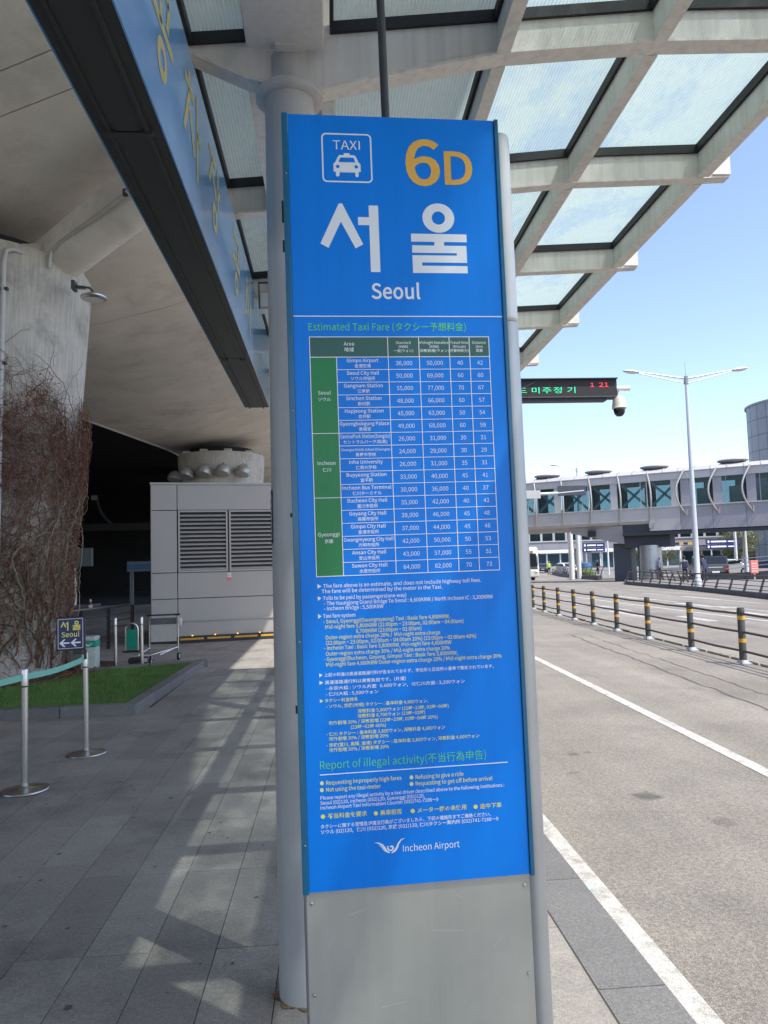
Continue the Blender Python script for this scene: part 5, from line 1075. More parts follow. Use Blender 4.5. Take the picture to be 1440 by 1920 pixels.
# broken white edging strip behind the fence
t = thing('edging_strip', 'broken white and orange edging tubes lying along the fence foot', 'edging', (0,0,0))
y = 4.0
while y < 31:
    l = random.uniform(.75, 1.0); x = FX(y)+.17
    mb = MB(); mb.tube([(x,y,-.105),(FX(y+l)+.17,y+l,-.105)], .028, 7); mb.build('edging_tube', 'white_line' if random.random() < .8 else 'rust', t); y += l+.06

# ================================================================ MEDIAN ISLANDS AND RAILINGS
MP = [(15.3,16),(16.3,22),(17.68,29.3),(18.6,34.4),(19.5,40),(20.2,46),(20.9,52),(22.6,56.5)]
def offs(path, d):
    out = []
    for i, p in enumerate(path):
        a = Vector(path[max(i-1,0)]); b = Vector(path[min(i+1,len(path)-1)]); t_ = (b-a).normalized(); out.append((p[0]+t_.y*d, p[1]-t_.x*d))
    return out
def island(path, far, name, m='ground'):
    mb = MB(); poly = path+far; mb.prism([p for p in poly][::-1] if False else poly, -.19, .02); return struct(mb.build(name, m))
island(offs(MP,.3), [(30,60),(60,52),(60,16)], 'median_island')
mk = bpy.data.objects.new('median_kerb', None); col.objects.link(mk); mk['kind'] = 'structure'
def kerb_line(path, h0, h1, wd, m, name, parent):
    o2 = offs(path, wd)
    for (a, b, c, d) in zip(path, path[1:], o2[1:], o2):
        mb = MB(); mb.hexa([(*a,h0),(*b,h0),(*c,h0),(*d,h0),(*a,h1),(*b,h1),(*c,h1),(*d,h1)]); mb.build(name, m, parent)
kerb_line(MP, -.19, .10, .3, 'stone', 'kerb_stone', mk)
M2 = [(24.0,66),(24.3,70),(25.0,76),(26.8,86),(30,100),(37,122),(50,160)]
mk2 = bpy.data.objects.new('far_island_kerb', None); col.objects.link(mk2); mk2['kind'] = 'structure'
kerb_line(M2, -.19, .25, .35, 'stone', 'kerb_stone', mk2)
island(offs(M2,.3), [(90,160),(60,66)], 'far_island')
def pts_along(path, step):
    out = []; acc = 0; prev = Vector(path[0])
    for p in path[1:]:
        p = Vector(p); L_2 = (p-prev).length
        while acc <= L_2: out.append((prev+(p-prev)*(acc/L_2), (p-prev).normalized())); acc += step
        acc -= L_2; prev = p
    return out
def railing(path, step, h, label, name='median_railing', m='fence_rail', top='fence_rail', lean=.25):
    t = thing(name, label, 'railing', (0,0,0)); P_ = pts_along(path, step)
    for p, d in P_:
        n = Vector((d.y, -d.x))
        mb = MB(); w2 = d*.05; q = p+n*lean; a = p+n*.09; 
        mb.hexa([(*(p-w2),.09),(*(p+w2),.09),(*(a+w2),.09),(*(a-w2),.09),(*(q-w2),h),(*(q+w2),h),(*(q+w2+n*.05),h),(*(q-w2+n*.05),h)]); mb.build('post', m, t)
    for z, r in ((h, .045), (h*.72, .018), (h*.46, .018), (h*.25, .018)):
        k = (z-.09)/(h-.09)*lean
        mb = MB(); mb.tube([(*(p+Vector((d.y,-d.x))*(k+.03)), z) for p, d in P_], r, 6, cap=True); mb.build('top_rail' if r > .03 else 'rail', top if r > .03 else m, t)
    return t
railing(offs(MP[:-1]+[(21.2,54)],.12), 1.85, .78, 'slatted brown steel railing with leaning posts along the median kerb')
railing(offs(M2[:5],.12), 1.9, 1.05, 'leaning post railing along the far traffic island', lean=.35)
railing([(22.5,46),(24.5,56),(27,60.5)], 1.6, .8, 'second dark railing standing behind the median railing', lean=-.2)
# stone wall and ramp at right
wl = thing('stone_ramp_wall', 'low dark grey stone wall rising beside the far pavement', 'wall', (0,0,0))
for (x0,y0,z0),(x1,y1,z1) in [((26.0,54,.2),(29.6,50,.55)),((29.6,50,.55),(33.5,46,.82))]:
    n = 6
    for i in range(n):
        a = Vector((x0,y0,z0)).lerp(Vector((x1,y1,z1)), i/n+.004); b = Vector((x0,y0,z0)).lerp(Vector((x1,y1,z1)), (i+1)/n-.004)
        for j in range(2):
            za0, za1 = -.19+(a.z+.19)*j/2, -.19+(a.z+.19)*(j+1)/2-.02; zb0, zb1 = -.19+(b.z+.19)*j/2, -.19+(b.z+.19)*(j+1)/2-.02
            mb = MB(); mb.hexa([(a.x,a.y,za0),(b.x,b.y,zb0),(b.x+.3,b.y+.4,zb0),(a.x+.3,a.y+.4,za0),(a.x,a.y,za1),(b.x,b.y,zb1),(b.x+.3,b.y+.4,zb1),(a.x+.3,a.y+.4,za1)]); mb.build('stone_block', 'stone', wl)
mb = MB(); mb.hexa([(26,53.9,.2),(33.5,45.9,.82),(33.9,46.4,.82),(26.4,54.4,.2),(26,53.9,.27),(33.5,45.9,.9),(33.9,46.4,.9),(26.4,54.4,.27)]); mb.build('coping', 'fence_rail', wl)
t = thing('ramp_railing', 'pale tubular ramp railing behind the stone wall at the right edge', 'railing', (0,0,0))
for dz in (.55,.85,1.15): mb = MB(); mb.tube([(28.2,56,.05+dz-.2),(31.5,54.5,.35+dz),(38,51,.9+dz)], .035, 6); mb.build('rail', 'lamp_post', t)
for k in range(7): u = k/6; mb = MB(); mb.tube([(28.2+9.8*u,56-5*u,-.1),(28.2+9.8*u,56-5*u,1.0+1.0*u)], .04, 6); mb.build('post', 'lamp_post', t)
t = thing('red_marker_post', 'faded red marker post on the stone wall at the right', 'marker post', (29.05, 49.6, .35))
mb = MB(); mb.box(-.27,-.05,.1,.27,.05,1.0); mb.build('panel', 'salmon', t, bevel=.02); mb = MB(); mb.box(-.05,.0,-.5,.05,.05,.1); mb.build('stem', 'alu', t)
for k in range(4): mb = MB(); mb.box(-.2,-.052,.25+k*.17,.2,-.0505,.28+k*.17); mb.build('print_line', 'ink_white', t)

# ================================================================ STREET LAMPS
def lamp_head(t, x, z, sgn):
    h = bpy.data.objects.new('lamp_head', None); col.objects.link(h); h.parent = t; h.location = (x, 0, z); h.rotation_euler = (0, R(-7*sgn), 0)
    mb = MB(); mb.ball((0,0,0), 1, (.5,.2,.13), 20); mb.v = [(a,b,max(c,-.02)) for a,b,c in mb.v]; mb.build('hood', 'lamp_post', h, smooth=True)
    mb = MB(); mb.ball((0,0,-.03), 1, (.4,.16,.08), 16); mb.build('lens', 'alu_light', h, smooth=True)
def street_lamp(x, y, rz, label, hgt=12.2, arms=(-1, 1), spread=3.2):
    t = thing('street_lamp', label, 'street lamp', (x, y, -.1), rz)
    mb = MB(); mb.lathe([(.2,0),(.2,.5),(.16,.55),(.155,3),(.09,hgt)], n=24); mb.build('pole', 'lamp_post', t, smooth=True)
    mb = MB(); mb.lathe([(.03,hgt),(.025,hgt+1.0)], n=10); mb.build('spike', 'lamp_post', t)
    for s in arms:
        mb = MB(); mb.tube([(0,0,hgt-.02),(s*.8,0,hgt+.1),(s*1.8,0,hgt+.28),(s*(spread-.4),0,hgt+.42)], [.06,.05,.04,.035], 8); mb.tube([(0,0,hgt-.3),(s*.8,0,hgt-.14),(s*1.8,0,hgt+.12),(s*(spread-.4),0,hgt+.36)], [.03]*4, 6); mb.build('arm', 'lamp_post', t, smooth=True)
        mb = MB(); mb.lathe([(.13,hgt-.35),(.13,hgt+.1)], n=16) ; mb.build('arm_collar', 'lamp_post', t)
        lamp_head(t, s*spread, hgt+.45, s)
    return t
street_lamp(20.9, 41.5, R(-3), 'tall white twin armed street lamp standing on the median')
street_lamp(27.6, 81, R(0), 'distant single arm street lamp behind the footbridge', 12.0, (-1,), 2.6)

# ================================================================ FOOTBRIDGE
A33 = R(-33)
br = thing('footbridge', 'long glazed metal footbridge with curved ribs crossing above the road', 'footbridge', (24.6, 60.6, 0), A33)
def bx(s0,y0,z0,s1,y1,z1,name,m,par=br,bv=0):
    mb = MB(); mb.box(s0,y0,z0,s1,y1,z1); return mb.build(name, m, par, bevel=bv)
S0, S1, SM = -34.8, 44.4, .12
sp = 2.33
k0, k1 = -15, 19
for k in range(k0, k1):
    a, b = k*sp-.1, (k+1)*sp-.1
    right = k >= 2
    # roof: curved sheet plus standing seams
    prof = [(-2.05,8.45),(-1.75,8.68),(-1.2,8.83),(0,8.92),(1.2,8.83),(2.05,8.45)]
    mb = MB(); mb.xprism(prof+[(2.0,8.3),(-2.0,8.3)], a+.015, b-.015); mb.build('roof_panel', 'bridge', br)
    for m_ in (a, (a+b)/2): mb = MB(); mb.xprism([(y,z+.05) for y,z in prof]+[(y,z-.02) for y,z in reversed(prof)], m_-.02, m_+.02); mb.build('roof_seam', 'bridge_girder', br)
    bx(a+.01,-2.1,7.82,b-.01,-1.95,8.36,'fascia_panel','bridge'); bx(a+.01,-2.16,8.36,b-.01,-1.96,8.44,'gutter_strip','bridge_girder')
    bx(a,-2.2,5.66,b,-1.9,5.76,'sill','bridge')
    # window bay
    if not right:
        fr = bx(a+.12,-2.0,5.76,a+.20,-1.92,7.82,'mullion','bridge'); 
        if k % 2: bx(b-.62,-2.02,5.76,b-.08,-1.9,7.82,'bay_panel','bridge'); x1 = b-.62
        else: bx(b-.14,-2.0,5.76,b-.06,-1.92,7.82,'mullion','bridge'); x1 = b-.14; bx(a+1.72,-1.99,5.76,a+1.78,-1.93,7.82,'mullion','bridge')
        bx(a+.20,-1.965,5.76,x1,-1.95,7.82,'window_pane','glass_dark')
    else:
        bx(a+.10,-2.0,5.76,a+.75,-1.9,7.82,'bay_panel','bridge_girder'); bx(a+.75,-1.965,5.76,b-.02,-1.95,7.82,'window_pane','glass_dark'); bx(a+1.0,-1.99,5.76,a+1.05,-1.93,7.82,'mullion','bridge_girder')
        bx(a+1.15,-.9,5.76,a+2.05,-.85,7.1,'interior_board','wall_in')
    if a < SM:
        bx(a+.01,-2.12,4.68,b-.01,-2.0,5.66,'skirt_panel','bridge')
        mb = MB(); mb.xprism([(-2.1,4.68),(-1.9,4.45),(-1.3,4.22),(0,4.12),(1.3,4.22),(2.1,4.68)], a+.01, b-.01); mb.build('belly_panel', 'bridge', br)
    else:
        bx(a+.01,-2.12,3.86,b-.01,-1.9,5.66,'girder_panel','bridge' if a < 4 else 'bridge_girder')
    # rib: bowed tube
    if not right: pts = [(a+.3*math.sin(math.pi*u),-2.06+0-.55*math.sin(math.pi*u), 8.5-3.95*u) for u in [i/14 for i in range(15)]]
    else: pts = [(a+.45-.62*math.sin(math.pi*u),-2.12-.55*math.sin(math.pi*u), 8.5-3.55*u) for u in [i/14 for i in range(15)]]
    if right: pts = pts+[(a+.5,-2.15,5.4)]
    mb = MB(); mb.tube(pts, .07, 8); mb.build('rib', 'rib', br, smooth=True)
    # inner X braces on the far side
    if a < 3:
        for s_ in (1, -1):
            mb = MB(); z0, z1 = (5.8, 7.8) if s_ > 0 else (7.8, 5.8)
            p_, q_ = Vector((a+.1, -1.5, z0)), Vector((b-.1, -1.5, z1)); n_ = Vector((0,0,1)).cross((q_-p_).normalized()); up = Vector((1,0,0)) if False else Vector((0,0,.13))
            mb.hexa([tuple(p_-up), tuple(q_-up), tuple(q_-up+Vector((0,.1,0))), tuple(p_-up+Vector((0,.1,0))), tuple(p_+up), tuple(q_+up), tuple(q_+up+Vector((0,.1,0))), tuple(p_+up+Vector((0,.1,0)))]); mb.build('cross_brace', 'brace', br)
    bx(a+.02,1.95,5.76,b-.9,1.965,7.82,'window_pane','glass_dark'); bx(b-.9,1.9,5.76,b,2.0,7.82,'bay_panel','bridge_girder')
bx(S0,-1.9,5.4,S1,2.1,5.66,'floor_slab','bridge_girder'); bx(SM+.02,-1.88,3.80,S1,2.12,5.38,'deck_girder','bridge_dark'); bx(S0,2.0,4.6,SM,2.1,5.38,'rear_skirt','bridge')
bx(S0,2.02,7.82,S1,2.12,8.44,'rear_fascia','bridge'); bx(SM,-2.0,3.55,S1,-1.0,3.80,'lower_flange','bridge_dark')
for s in (-6.3,-1.9,2.6,8.4): mb = MB(); mb.lathe([(.75,8.86),(1.15,9.06),(1.1,9.14),(0,9.2)], (s,-.6), n=28); mb.build('skylight_cap', 'bridge_girder', br, smooth=True)
mb = MB(); mb.hexa([(-4.2,-1.5,3.95),(.1,-1.5,2.9),(.1,1.5,2.9),(-4.2,1.5,3.95),(-4.2,-1.9,4.4),(.1,-1.9,4.4),(.1,1.9,4.4),(-4.2,1.9,4.4)]); mb.build('haunch', 'bridge_girder', br)
bx(-2.7,-2.02,3.6,-2.1,-1.7,4.1,'junction_hatch','black'); bx(2.2,-2.2,4.1,2.5,-2.1,4.5,'floodlight','alu')
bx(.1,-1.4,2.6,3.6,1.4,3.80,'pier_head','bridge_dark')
mb = MB(); mb.prism([(-.9,-1.0),(.5,-1.0),(.5,1.1),(-.9,1.1)], -.15, 3.0); mb.build('pier', 'pier_dark', br)
c_ = bpy.data.objects.new('round_pier', None)
mb = MB(); mb.lathe([(.95,-.15),(.95,.0),(.9,2.75)], (1.95,-.9), n=32); mb.build('pier', 'pier_steel', br, smooth=True)
bpy.data.objects.remove(c_)
# second bridge further back
b2 = thing('far_footbridge', 'second glazed walkway seen under the first footbridge', 'footbridge', (26, 118, 0), R(-8))
def b2x(s0,y0,z0,s1,y1,z1,n_,m): mb = MB(); mb.box(s0,y0,z0,s1,y1,z1); mb.build(n_, m, b2)
b2x(-14,0,6.9,40,4,8.2,'roof','bridge'); b2x(-14,0,3.6,40,4,4.75,'deck','bridge_girder'); b2x(-14,-.1,4.75,40,.1,4.95,'sill','bridge')
for k in range(28):
    a = -14+k*1.95; b2x(a,0,4.95,a+.35,.15,6.9,'mullion','bridge'); b2x(a+.35,.06,4.95,a+1.95,.1,6.9,'window_pane','glass_dark')
b2x(-14,3.9,4.95,40,4,6.9,'rear_wall','bridge_dark')
for x in (4.3, 13.2): b2x(x,1,-.2,x+2.4,3,3.6,'pier','bridge_girder')

# cylindrical tower at right
tw = thing('round_tower', 'grey cylindrical tower with banded metal panels behind the footbridge', 'tower', (63.8, 95, 0))
for j in range(10):
    z0 = 1.0+j*2.08; 
    for i in range(18):
        a0 = R(-200+i*13); a1 = R(-200+(i+1)*13)-.008
        mb = MB(); mb.lathe([(6.9,z0+.04),(6.9,z0+2.06)], n=3, a0=a0, a1=a1); mb.build('panel', 'tower', tw)
mb = MB(); mb.lathe([(6.84,-.2),(6.84,21.8)], n=64); mb.build('core', 'stone', tw, smooth=True); mb = MB(); mb.lathe([(7.05,21.75),(7.05,22.0),(0,22.1)], n=64); mb.build('rim', 'tower', tw)
# white twin masts and gantry sign
def mast(x, y, h, label, r=.14, grp='white masts under the footbridge'):
    t = thing('mast', label, 'pole', (x, y, -.15), group=grp); mb = MB(); mb.lathe([(r,0),(r*.85,h)], n=14); mb.build('shaft', 'white_paint', t, smooth=True); mb = MB(); mb.lathe([(r*2,0),(r*2,.06)], n=12); mb.build('foot', 'alu', t)
mast(22.9,70,6,'left of the two thick white masts beyond the bridge',.26); mast(24.3,72,6,'right of the two thick white masts beyond the bridge',.22)
mast(30.3,80,5,'thin white mast beside the blue signs',.1); mast(33.6,58.5,5.5,'white mast just right of the black car',.17); mast(37.0,66,5.5,'tan mast between the car and the tower',.13)
t = thing('gantry_sign', 'dark grey back of a road sign on a long horizontal arm', 'road sign', (14.0, 45, 0))
mb = MB(); mb.tube([(-4.5,0,-.15),(-4.5,0,5.9)], .12, 10); mb.build('post', 'lamp_post', t, smooth=True)
mb = MB(); mb.tube([(-4.5,0,5.72),(.1,0,5.86),(1.7,0,5.98)], .09, 10); mb.build('arm', 'lamp_post', t, smooth=True)
mb = MB(); mb.box(.05,-.08,5.68,1.82,-.02,6.33); mb.build('panel', 'pier_dark', t, bevel=.05); mb = MB(); mb.box(-2.9,-.1,5.55,-1.05,-.02,6.05); mb.build('panel', 'bridge', t)
def navy_board(x, y, z, wd, h, rows, label):
    t = thing('direction_sign', label, 'direction sign', (x,y,0))
    for k in range(rows):
        b = MB(); b.box(0,0,z+k*h/rows+.04,wd,.1,z+(k+1)*h/rows); o = b.build('board', 'navy', t)
        q = MB(); zc = z+(k+.5)*h/rows+.02; q.box(.15,-.012,zc-.12,.35,-.004,zc+.12); q.box(.5,-.012,zc-.08,wd*.6,-.004,zc+.08); q.box(wd*.65,-.012,zc-.07,wd*.92,-.004,zc+.05); q.build('white_print', 'ink_white', t)
    m = MB(); m.box(wd*.15,.1,-.15,wd*.15+.1,.2,z+h); m.box(wd*.85,.1,-.15,wd*.85+.1,.2,z+h); m.build('posts', 'lamp_post', t)
navy_board(27.5,80,2.55,2.5,1.0,2,'navy two line direction sign beneath the left bridge span'); navy_board(38.9,75,2.45,3.6,1.05,2,'long navy direction sign beyond the black car')

# ================================================================ LED BOARD AND CAMERA
t = thing('led_board', 'black LED message board with green and red Korean text beyond the canopy', 'display', (3.3, 12.5, 0))
mb = MB(); mb.box(-1.9,0,4.475,1.745,.22,4.80); bd = mb.build('cabinet', 'led_panel', t, bevel=.006)
mb = MB(); mb.box(-1.9,.03,4.425,1.56,.2,4.474); mb.build('under_tray', 'black', t); mb = MB(); mb.box(-1.9,-.05,4.795,1.75,.22,4.812); mb.build('hood', 'black', t)
mb = MB(); mb.box(-1.9,-.012,4.478,1.745,-.001,4.50); mb.build('lower_lip', 'fence_post', t)
o = lettering('드 미주정 기', .0, 4.565, t, 'led_green', 1.02, .12, .0, y=-.003); o.location.x = -.02
o = lettering('1  21', 1.27, 4.66, t, 'led_red', .32, .1, .01, y=-.003)
mb = MB(); mb.tube([(-1.2,.1,4.8),(-1.0,-1.0,4.2)], .03, 8); mb.tube([(-1.6,.1,4.8),(-1.4,-1.0,4.2)], .03, 8); mb.build('bracket', 'fence_post', t)
mb = MB(); mb.tube([(-.75,-1.2,4.16),(.4,.1,4.81)], .006, 5); mb.build('stay_wire', 'black', t)
t = thing('dome_camera', 'cream and black dome security camera hanging off the LED board', 'security camera', (5.05, 12.55, 4.14))
mb = MB(); mb.tube([(-.02,0,.5),(.24,0,.5)], .042, 14); mb.build('end_tube', 'white_paint', t, smooth=True); mb = MB(); mb.tube([(.03,0,.46),(.03,0,.36)], .022, 10); mb.build('stem', 'lamp_post', t); mb = MB(); mb.box(-.03,-.03,.47,.02,.03,.53); mb.build('junction_box', 'lamp_post', t)
mb = MB(); mb.lathe([(.04,.37),(.085,.35),(.108,.28),(.118,.2),(.122,.165),(.128,.15),(.12,.14)], (.035,0), n=28); mb.build('housing', 'cream', t, smooth=True)
mb = MB(); mb.lathe([(.10,.14),(.098,.1),(.085,.05),(.05,.01),(0,0)], (.035,0), n=28); mb.build('dome', 'car_glass', t, smooth=True)

# ================================================================ VEHICLES
def wheel(par, x, y, r, wd=.22):
    wobj = bpy.data.objects.new('wheel', None); col.objects.link(wobj); wobj.parent = par; wobj.location = (x, y, r); wobj.rotation_euler = (0, R(90), 0)
    mb = MB(); mb.lathe([(r*.6,-wd/2),(r*.95,-wd/2),(r,-wd*.3),(r,wd*.3),(r*.95,wd/2),(r*.6,wd/2)], n=22); mb.build('tyre', 'rubber', wobj, smooth=True)
    mb = MB(); mb.lathe([(0,-wd*.35),(r*.6,-wd*.4),(r*.6,wd*.4),(0,wd*.35)], n=18); mb.build('rim', 'alu', wobj)
def bus(x, y, rz, label):
    t = thing('bus', label, 'bus', (x, y, -.13), rz, group='white coaches on the far road')
    prof = [(0.05,.35),(0,.9),(.02,1.5),(.22,2.7),(.5,3.18),(1.0,3.3),(11.5,3.3),(11.7,3.1),(11.7,.4),(11.5,.3),(.3,.3)]
    mb = MB(); mb.xprism([(a,b) for a,b in prof], -1.24, 1.24); mb.build('body', 'white_car', t, bevel=.09, seg=3)
    mb = MB(); mb.add([(-1.08,-.022,1.32),(1.08,-.022,1.32),(1.02,.20,2.62),(-1.02,.20,2.62)], [(0,1,2,3)]); mb.v = [(a,b-.02,c) for a,b,c in mb.v]; mb.build('windscreen', 'car_glass', t)
    mb = MB(); mb.add([(-.75,.19,2.68),(.75,.19,2.68),(.75,.335,2.93),(-.75,.335,2.93)], [(0,1,2,3)]); mb.v = [(a,b-.03,c) for a,b,c in mb.v]; mb.build('destination_board', 'black', t)
    o = lettering('리무진', -.55, 2.72, t, 'led_red', 1.0, .2, .02); o.location.y = .16; o.rotation_euler = (R(-28), 0, 0)
    for s in (-1, 1):
        mb = MB(); mb.ball((s*.95,.0,.85), .14, (1,.4,.7), 12); mb.build('headlight', 'alu_light', t); mb = MB(); mb.tube([(s*1.2,.1,2.6),(s*1.42,-.15,2.5),(s*1.42,-.18,2.1)], .05, 6); mb.build('mirror', 'black', t)
        mb = MB(); mb.box(s*1.245-.004,.8,1.5,s*1.245+.004,11,2.6); mb.build('side_glazing', 'car_glass', t)
    mb = MB(); mb.box(-.35,-.01,.5,.35,.0,.62); mb.build('number_plate', 'ink_white', t); mb = MB(); mb.box(-1.1,-.01,1.12,1.1,.01,1.28); mb.build('front_grille', 'fence_post', t)
    for yy in (2.4, 9.2):
        for xx in (-1.08, 1.08): wheel(t, xx, yy, .5, .3)
bus(19.05, 72, R(-4), 'white coach with a red route display just right of the blue sign'); bus(25.3, 95, R(-6), 'second white coach partly hidden behind the first')
def car(x, y, rz, label, paint, suv=False, open_gate=False, z=-.13):
    t = thing('parked_car' if suv else 'car', label, 'car', (x, y, z), rz); h = 1.78 if suv else 1.45; L_c = 4.8; wd = .95 if suv else .9
    if suv: prof = [(.0,.45),(.02,1.0),(.18,1.1),(.35,h-.08),(.7,h),(2.9,h-.02),(3.6,1.12),(4.7,.98),(4.8,.5),(4.5,.28),(.2,.28)]
    else: prof = [(.0,.4),(.05,.85),(.9,.97),(1.6,h-.03),(2.6,h),(3.6,1.0),(4.6,.95),(4.65,.4),(4.4,.22),(.2,.22)]
    mb = MB(); mb.xprism(prof, -wd, wd); b = mb.build('body', paint, t, bevel=.08, seg=3)
    def tilted(y0,z0,y1,z1,wa,wb,name,m,e=-.02):
        mb = MB(); mb.add([(-wa,y0+e,z0),(wa,y0+e,z0),(wb,y1+e,z1),(-wb,y1+e,z1)], [(0,1,2,3)]); mb.build(name, m, t)
    if suv: tilted(.19,1.13,.34,h-.12,wd*.84,wd*.76,'rear_window','car_glass')
    else: tilted(.94,.98,1.55,h-.07,wd*.86,wd*.72,'windscreen','car_glass',-.04)
    for s in (-1,1):
        mb = MB(); mb.box(s*wd-.006,1.2,1.0,s*wd+.006,3.2,h-.15); mb.build('side_window', 'car_glass', t)
        mb = MB(); mb.box(s*(wd-.2)-.14,-.03,.68,s*(wd-.2)+.14,.03,.84); mb.build('tail_light' if suv else 'headlight', 'red' if suv else 'alu_light', t, bevel=.02)
    mb = MB(); mb.box(-.26,-.03,.5,.26,.0,.62); mb.build('number_plate', 'ink_white', t); mb = MB(); mb.box(-wd*.8,-.04,.3,wd*.8,.02,.42); mb.build('bumper', 'black', t); mb = MB(); mb.box(-.5,-.035,.88,.5,.04,.93); mb.build('trim_bar', 'chrome', t)
    for yy in (.9, 3.75):
        for xx in (-wd+.1, wd-.1): wheel(t, xx, yy, .35)
    if open_gate:
        g = MB(); g.hexa([(-wd*.85,.3,h-.03),(wd*.85,.3,h-.03),(wd*.85,-.75,h+.12),(-wd*.85,-.75,h+.12),(-wd*.85,.3,h+.03),(wd*.85,.3,h+.03),(wd*.85,-.75,h+.18),(-wd*.85,-.75,h+.18)]); g.build('tailgate', paint, t)
    return t
car(35.6, 124, R(-10), 'dark blue saloon driving beyond the coach', 'navy_car', z=-.13)
car(28.1, 53.0, R(-14), 'black people carrier parked past the median with its back to the camera', 'black_car', suv=True, z=.0)
car(36.5, 62, R(60), 'white car half hidden behind the black people carrier', 'white_car', z=0)
car(31.8, 96, R(15), 'white car parked near the white masts under the bridge', 'white_car', z=0)

# ================================================================ PEOPLE
def person(x, y, rz, label, top, legs, hgt=1.72, pose=0, extra=None, z=.02):
    t = thing('person', label, 'person', (x, y, z), rz)
    k = hgt/1.72
    fw = .12 if pose else 0   # leaning forward
    J = [((0,0,.95),.15),((0,fw*.5,1.15),.155),((0,fw,1.36),.17),((0,fw+.02,1.48),.07),((0,fw+.04,1.56),.065)]
    E_ = [(0,1),(1,2),(2,3),(3,4)]
    def chain(st, pts):
        p = st
        for c, r in pts: J.append((c, r)); E_.append((p, len(J)-1)); p = len(J)-1
    for s in (-1,1):
        chain(0, [((s*.10,0,.88),.105),((s*.11,.02*s*(1+pose),.5),.07),((s*.12,-.05*s*pose,.1),.05),((s*.12,-.05*s*pose+.1,.04),.045)])
        chain(2, [((s*.19,fw,1.40),.065),((s*.25,fw+.03+.1*pose,1.12),.05),((s*.20,fw+.08+.28*pose,.92+.12*pose),.04),((s*.18,fw+.10+.36*pose,.85+.14*pose),.04)])
    me = bpy.data.meshes.new('body'); me.from_pydata([tuple(c) for c, r in J], [tuple(e) for e in E_], []); o = bpy.data.objects.new('body', me); col.objects.link(o)
    sk = o.modifiers.new('skin', 'SKIN'); 
    for v, (c, r) in zip(me.skin_vertices[0].data, J): v.radius = (r, r*.8)
    me.skin_vertices[0].data[0].use_root = True
    sb = o.modifiers.new('sub', 'SUBSURF'); sb.levels = 2; sb.render_levels = 2
    bpy.context.view_layer.update(); m2 = bpy.data.meshes.new_from_object(o.evaluated_get(bpy.context.evaluated_depsgraph_get())); bpy.data.objects.remove(o)
    m2.name = 'body'; m2.materials.clear(); m2.materials.append(M[top]); m2.materials.append(M[legs]); m2.materials.append(M['skin'])
    for p in m2.polygons:
        c = p.center; p.material_index = 1 if c.z < .93 and abs(c.x) < .165 else 0
        if c.z < .07: p.material_index = 1
        if c.z > 1.49 or (abs(c.x) > .15 and c.z < .97+.1*pose and c.z > .7): p.material_index = 2
        p.use_smooth = True
    o = bpy.data.objects.new('body', m2); col.objects.link(o); o.parent = t; o.scale = (k,k,k)
    mb = MB(); mb.ball((0,(fw+.05)*k,1.63*k), .115*k, (.78,.92,1.12), 16); mb.ball((0,(fw+.165)*k,1.61*k), .02*k, n=6); mb.build('head', 'skin', t, smooth=True)
    mb = MB(); mb.ball((0,(fw+.025)*k,1.655*k), .118*k, (.86,.95,1.02), 14); mb.build('hair', 'hair', t, smooth=True)
    if extra == 'bag':
        mb = MB(); mb.box(-.16,fw-.32,.98,.16,fw-.12,1.42); mb.build('backpack', 'cloth_navy', t, bevel=.05, seg=3)
    return t
person(22.95, 47.2, R(-15), 'person in a grey jacket with a navy backpack left of the lamp post', 'cloth_grey', 'cloth_dark', 1.72, 1, 'bag')
person(25.35, 49.3, R(5), 'person in a dark blue jacket leaning to the black car', 'cloth_navy', 'cloth_jeans', 1.76, 1)
person(26.1, 58, R(120), 'person in a white shirt standing behind the grey jacketed one', 'cloth_white', 'cloth_dark', 1.68, 0)
person(26.6, 90, R(180), 'worker in a yellow green vest near the far navy sign', 'cloth_hiviz', 'cloth_dark', 1.7, 0)
person(31.3, 86, R(100), 'person in dark clothes far under the bridge', 'cloth_dark', 'cloth_dark', 1.7, 0)

# ================================================================ BACKDROP UNDER THE BRIDGES
def facade(x, y, rz, L_f, h, bays, label):
    t = thing('terminal_building', label, 'building', (x, y, -.2), rz)
    mb = MB(); mb.box(0,.2,0,L_f,6,h); mb.build('wall', 'bridge_girder', t)
    bw = L_f/bays
    for i in range(bays):
        q = MB(); q.box(i*bw+.25,.12,.3,(i+1)*bw-.25,.19,h*.62); q.build('window', 'glass_dark', t); q = MB(); q.box(i*bw-.12,0,0,i*bw+.12,.19,h); q.build('pilaster', 'white_paint', t)
    q = MB(); q.box(-.2,-.6,h*.66,L_f+.2,.2,h*.8); q.build('awning', 'white_paint', t)
facade(18, 165, R(-3), 60, 5.6, 20, 'low pale building with white mullions beyond the far walkway'); facade(58, 120, R(-30), 30, 4.6, 10, 'low building under the bridge beyond the parked cars')
t = thing('bus_shelter', 'white roofed shelter beside the far road', 'shelter', (30.2, 128, -.1), 0)
mb = MB(); mb.box(-2.8,0,2.7,5,3,2.95); mb.build('roof', 'white_paint', t)
for x in (-2,.5,3.8): mb = MB(); mb.box(x,.5,0,x+.2,.7,2.7); mb.build('leg', 'white_paint', t)
mb = MB(); mb.box(-1.9,2.2,0,4,2.3,2.6); mb.build('back_pane', 'glass_dark', t)
t = thing('flower_board', 'blue and yellow painted bollard board on the far island', 'board', (25.9, 75, 0)); mb = MB(); mb.lathe([(.9,.0),(.95,.5),(.7,.85)], n=20); mb.build('lower_half', 'turf', t); mb = MB(); mb.lathe([(.7,.85),(.62,1.4),(.0,1.5)], n=20); mb.build('upper_half', 'far_blue', t)
t = thing('height_bar', 'yellow and black hazard bar below the bridge girder', 'hazard bar', (32.4, 74, 3.0))
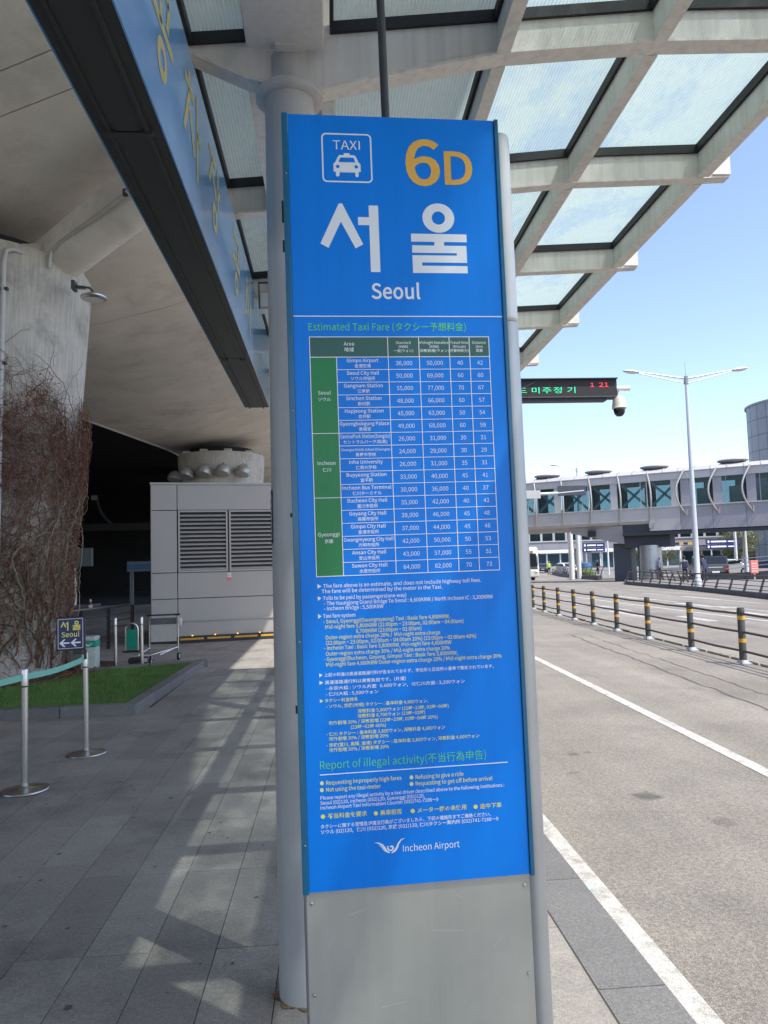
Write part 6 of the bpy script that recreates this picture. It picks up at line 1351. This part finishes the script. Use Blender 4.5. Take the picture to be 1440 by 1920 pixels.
for k in range(10): mb = MB(); mb.box(k*.45,0,0,k*.45+.43,.15,.24); mb.build('stripe', 'yellow' if k % 2 else 'black', t)
def tree(x, y, h, cr, label, seed):
    rnd = random.Random(seed); t = thing('tree', label, 'tree', (x, y, -.15), group='trees beyond the footbridge')
    mb = MB(); mb.tube([(0,0,0),(.1,0,h*.3),(0,.1,h*.6),(.1,0,h*.85)], [.16,.12,.08,.03], 8)
    tips = []
    for i in range(9):
        a = rnd.uniform(0,6.28); z = h*rnd.uniform(.3,.7); e = (cr*rnd.uniform(.5,.9)*math.cos(a), cr*rnd.uniform(.5,.9)*math.sin(a), z+h*rnd.uniform(.1,.3)); mb.tube([(0,0,z), tuple(c*.5 for c in e[:2])+(z+.3,), e], [.06,.04,.015], 5); tips.append(e)
    mb.build('trunk', 'bark', t)
    mb = MB()
    cl = tips+[(rnd.uniform(-cr,cr)*.7, rnd.uniform(-cr,cr)*.7, h*rnd.uniform(.45,1.0)) for _ in range(16)]
    for c in cl:
        for i in range(120):
            p = Vector(c)+Vector([rnd.gauss(0,1) for _ in range(3)])*cr*.2; a = Vector([rnd.gauss(0,1) for _ in range(3)]).normalized()*rnd.uniform(.06,.14); b = a.orthogonal().normalized()*.07
            mb.add([tuple(p-a),tuple(p+b),tuple(p+a),tuple(p-b)], [(0,1,2,3)])
    mb.build('crown', 'foliage', t)
tree(47.5, 84, 5.2, 2.2, 'olive brown tree just left of the round tower', 1); tree(52, 92, 4.5, 2.2, 'low tree against the foot of the round tower', 2); tree(41, 96, 3.4, 2.0, 'low green tree behind the navy direction sign', 3)
tree(44.5, 99, 3.2, 2.0, 'rounded bush-like tree beside the far white car', 4)
# litter on the kerb line
t = thing('paper_scrap', 'pale blue scrap of paper lying on the white kerb line', 'litter', (1.345, 4.1, -.124), R(20))
mb = MB(); mb.add([(-.035,-.02,.0),(.04,-.015,.004),(.045,.02,.012),(-.03,.022,.003),(-.07,.0,.006),(-.05,.02,.02)], [(0,1,2,3),(0,3,5,4)]); mb.build('paper', 'litter', t)

# specks, gum and small chips lying on the slabs
mb = MB(); rg = random.Random(5)
for i in range(150):
    y = rg.uniform(2.4, 11); x = rg.uniform(-.45*y, .9)
    if -3.0 < x < -.0 and 9 < y: continue
    r = rg.uniform(.004,.013)*(1 if i % 6 else 1.6); a0 = rg.uniform(0,6)
    mb.add([(x+r*(1+.3*math.sin(3*k+a0))*math.cos(k*.785), y+r*(1+.3*math.cos(2*k+a0))*math.sin(k*.785), .0022) for k in range(8)], [tuple(range(8))])
o = mb.build('pavement_specks', 'tar', side, kind='stuff')
mb = MB()
for i in range(60):
    y = rg.uniform(2.6, 14); x = rg.uniform(-.4*y, .9) if i % 3 else rg.uniform(1.6, 5); z = .003 if x < 1 else -.127; r = rg.uniform(.003,.009)
    mb.ball((x, y, z), r, (1, .8, .5), 6)
o = mb.build('grit', 'worn_line', side, kind='stuff')
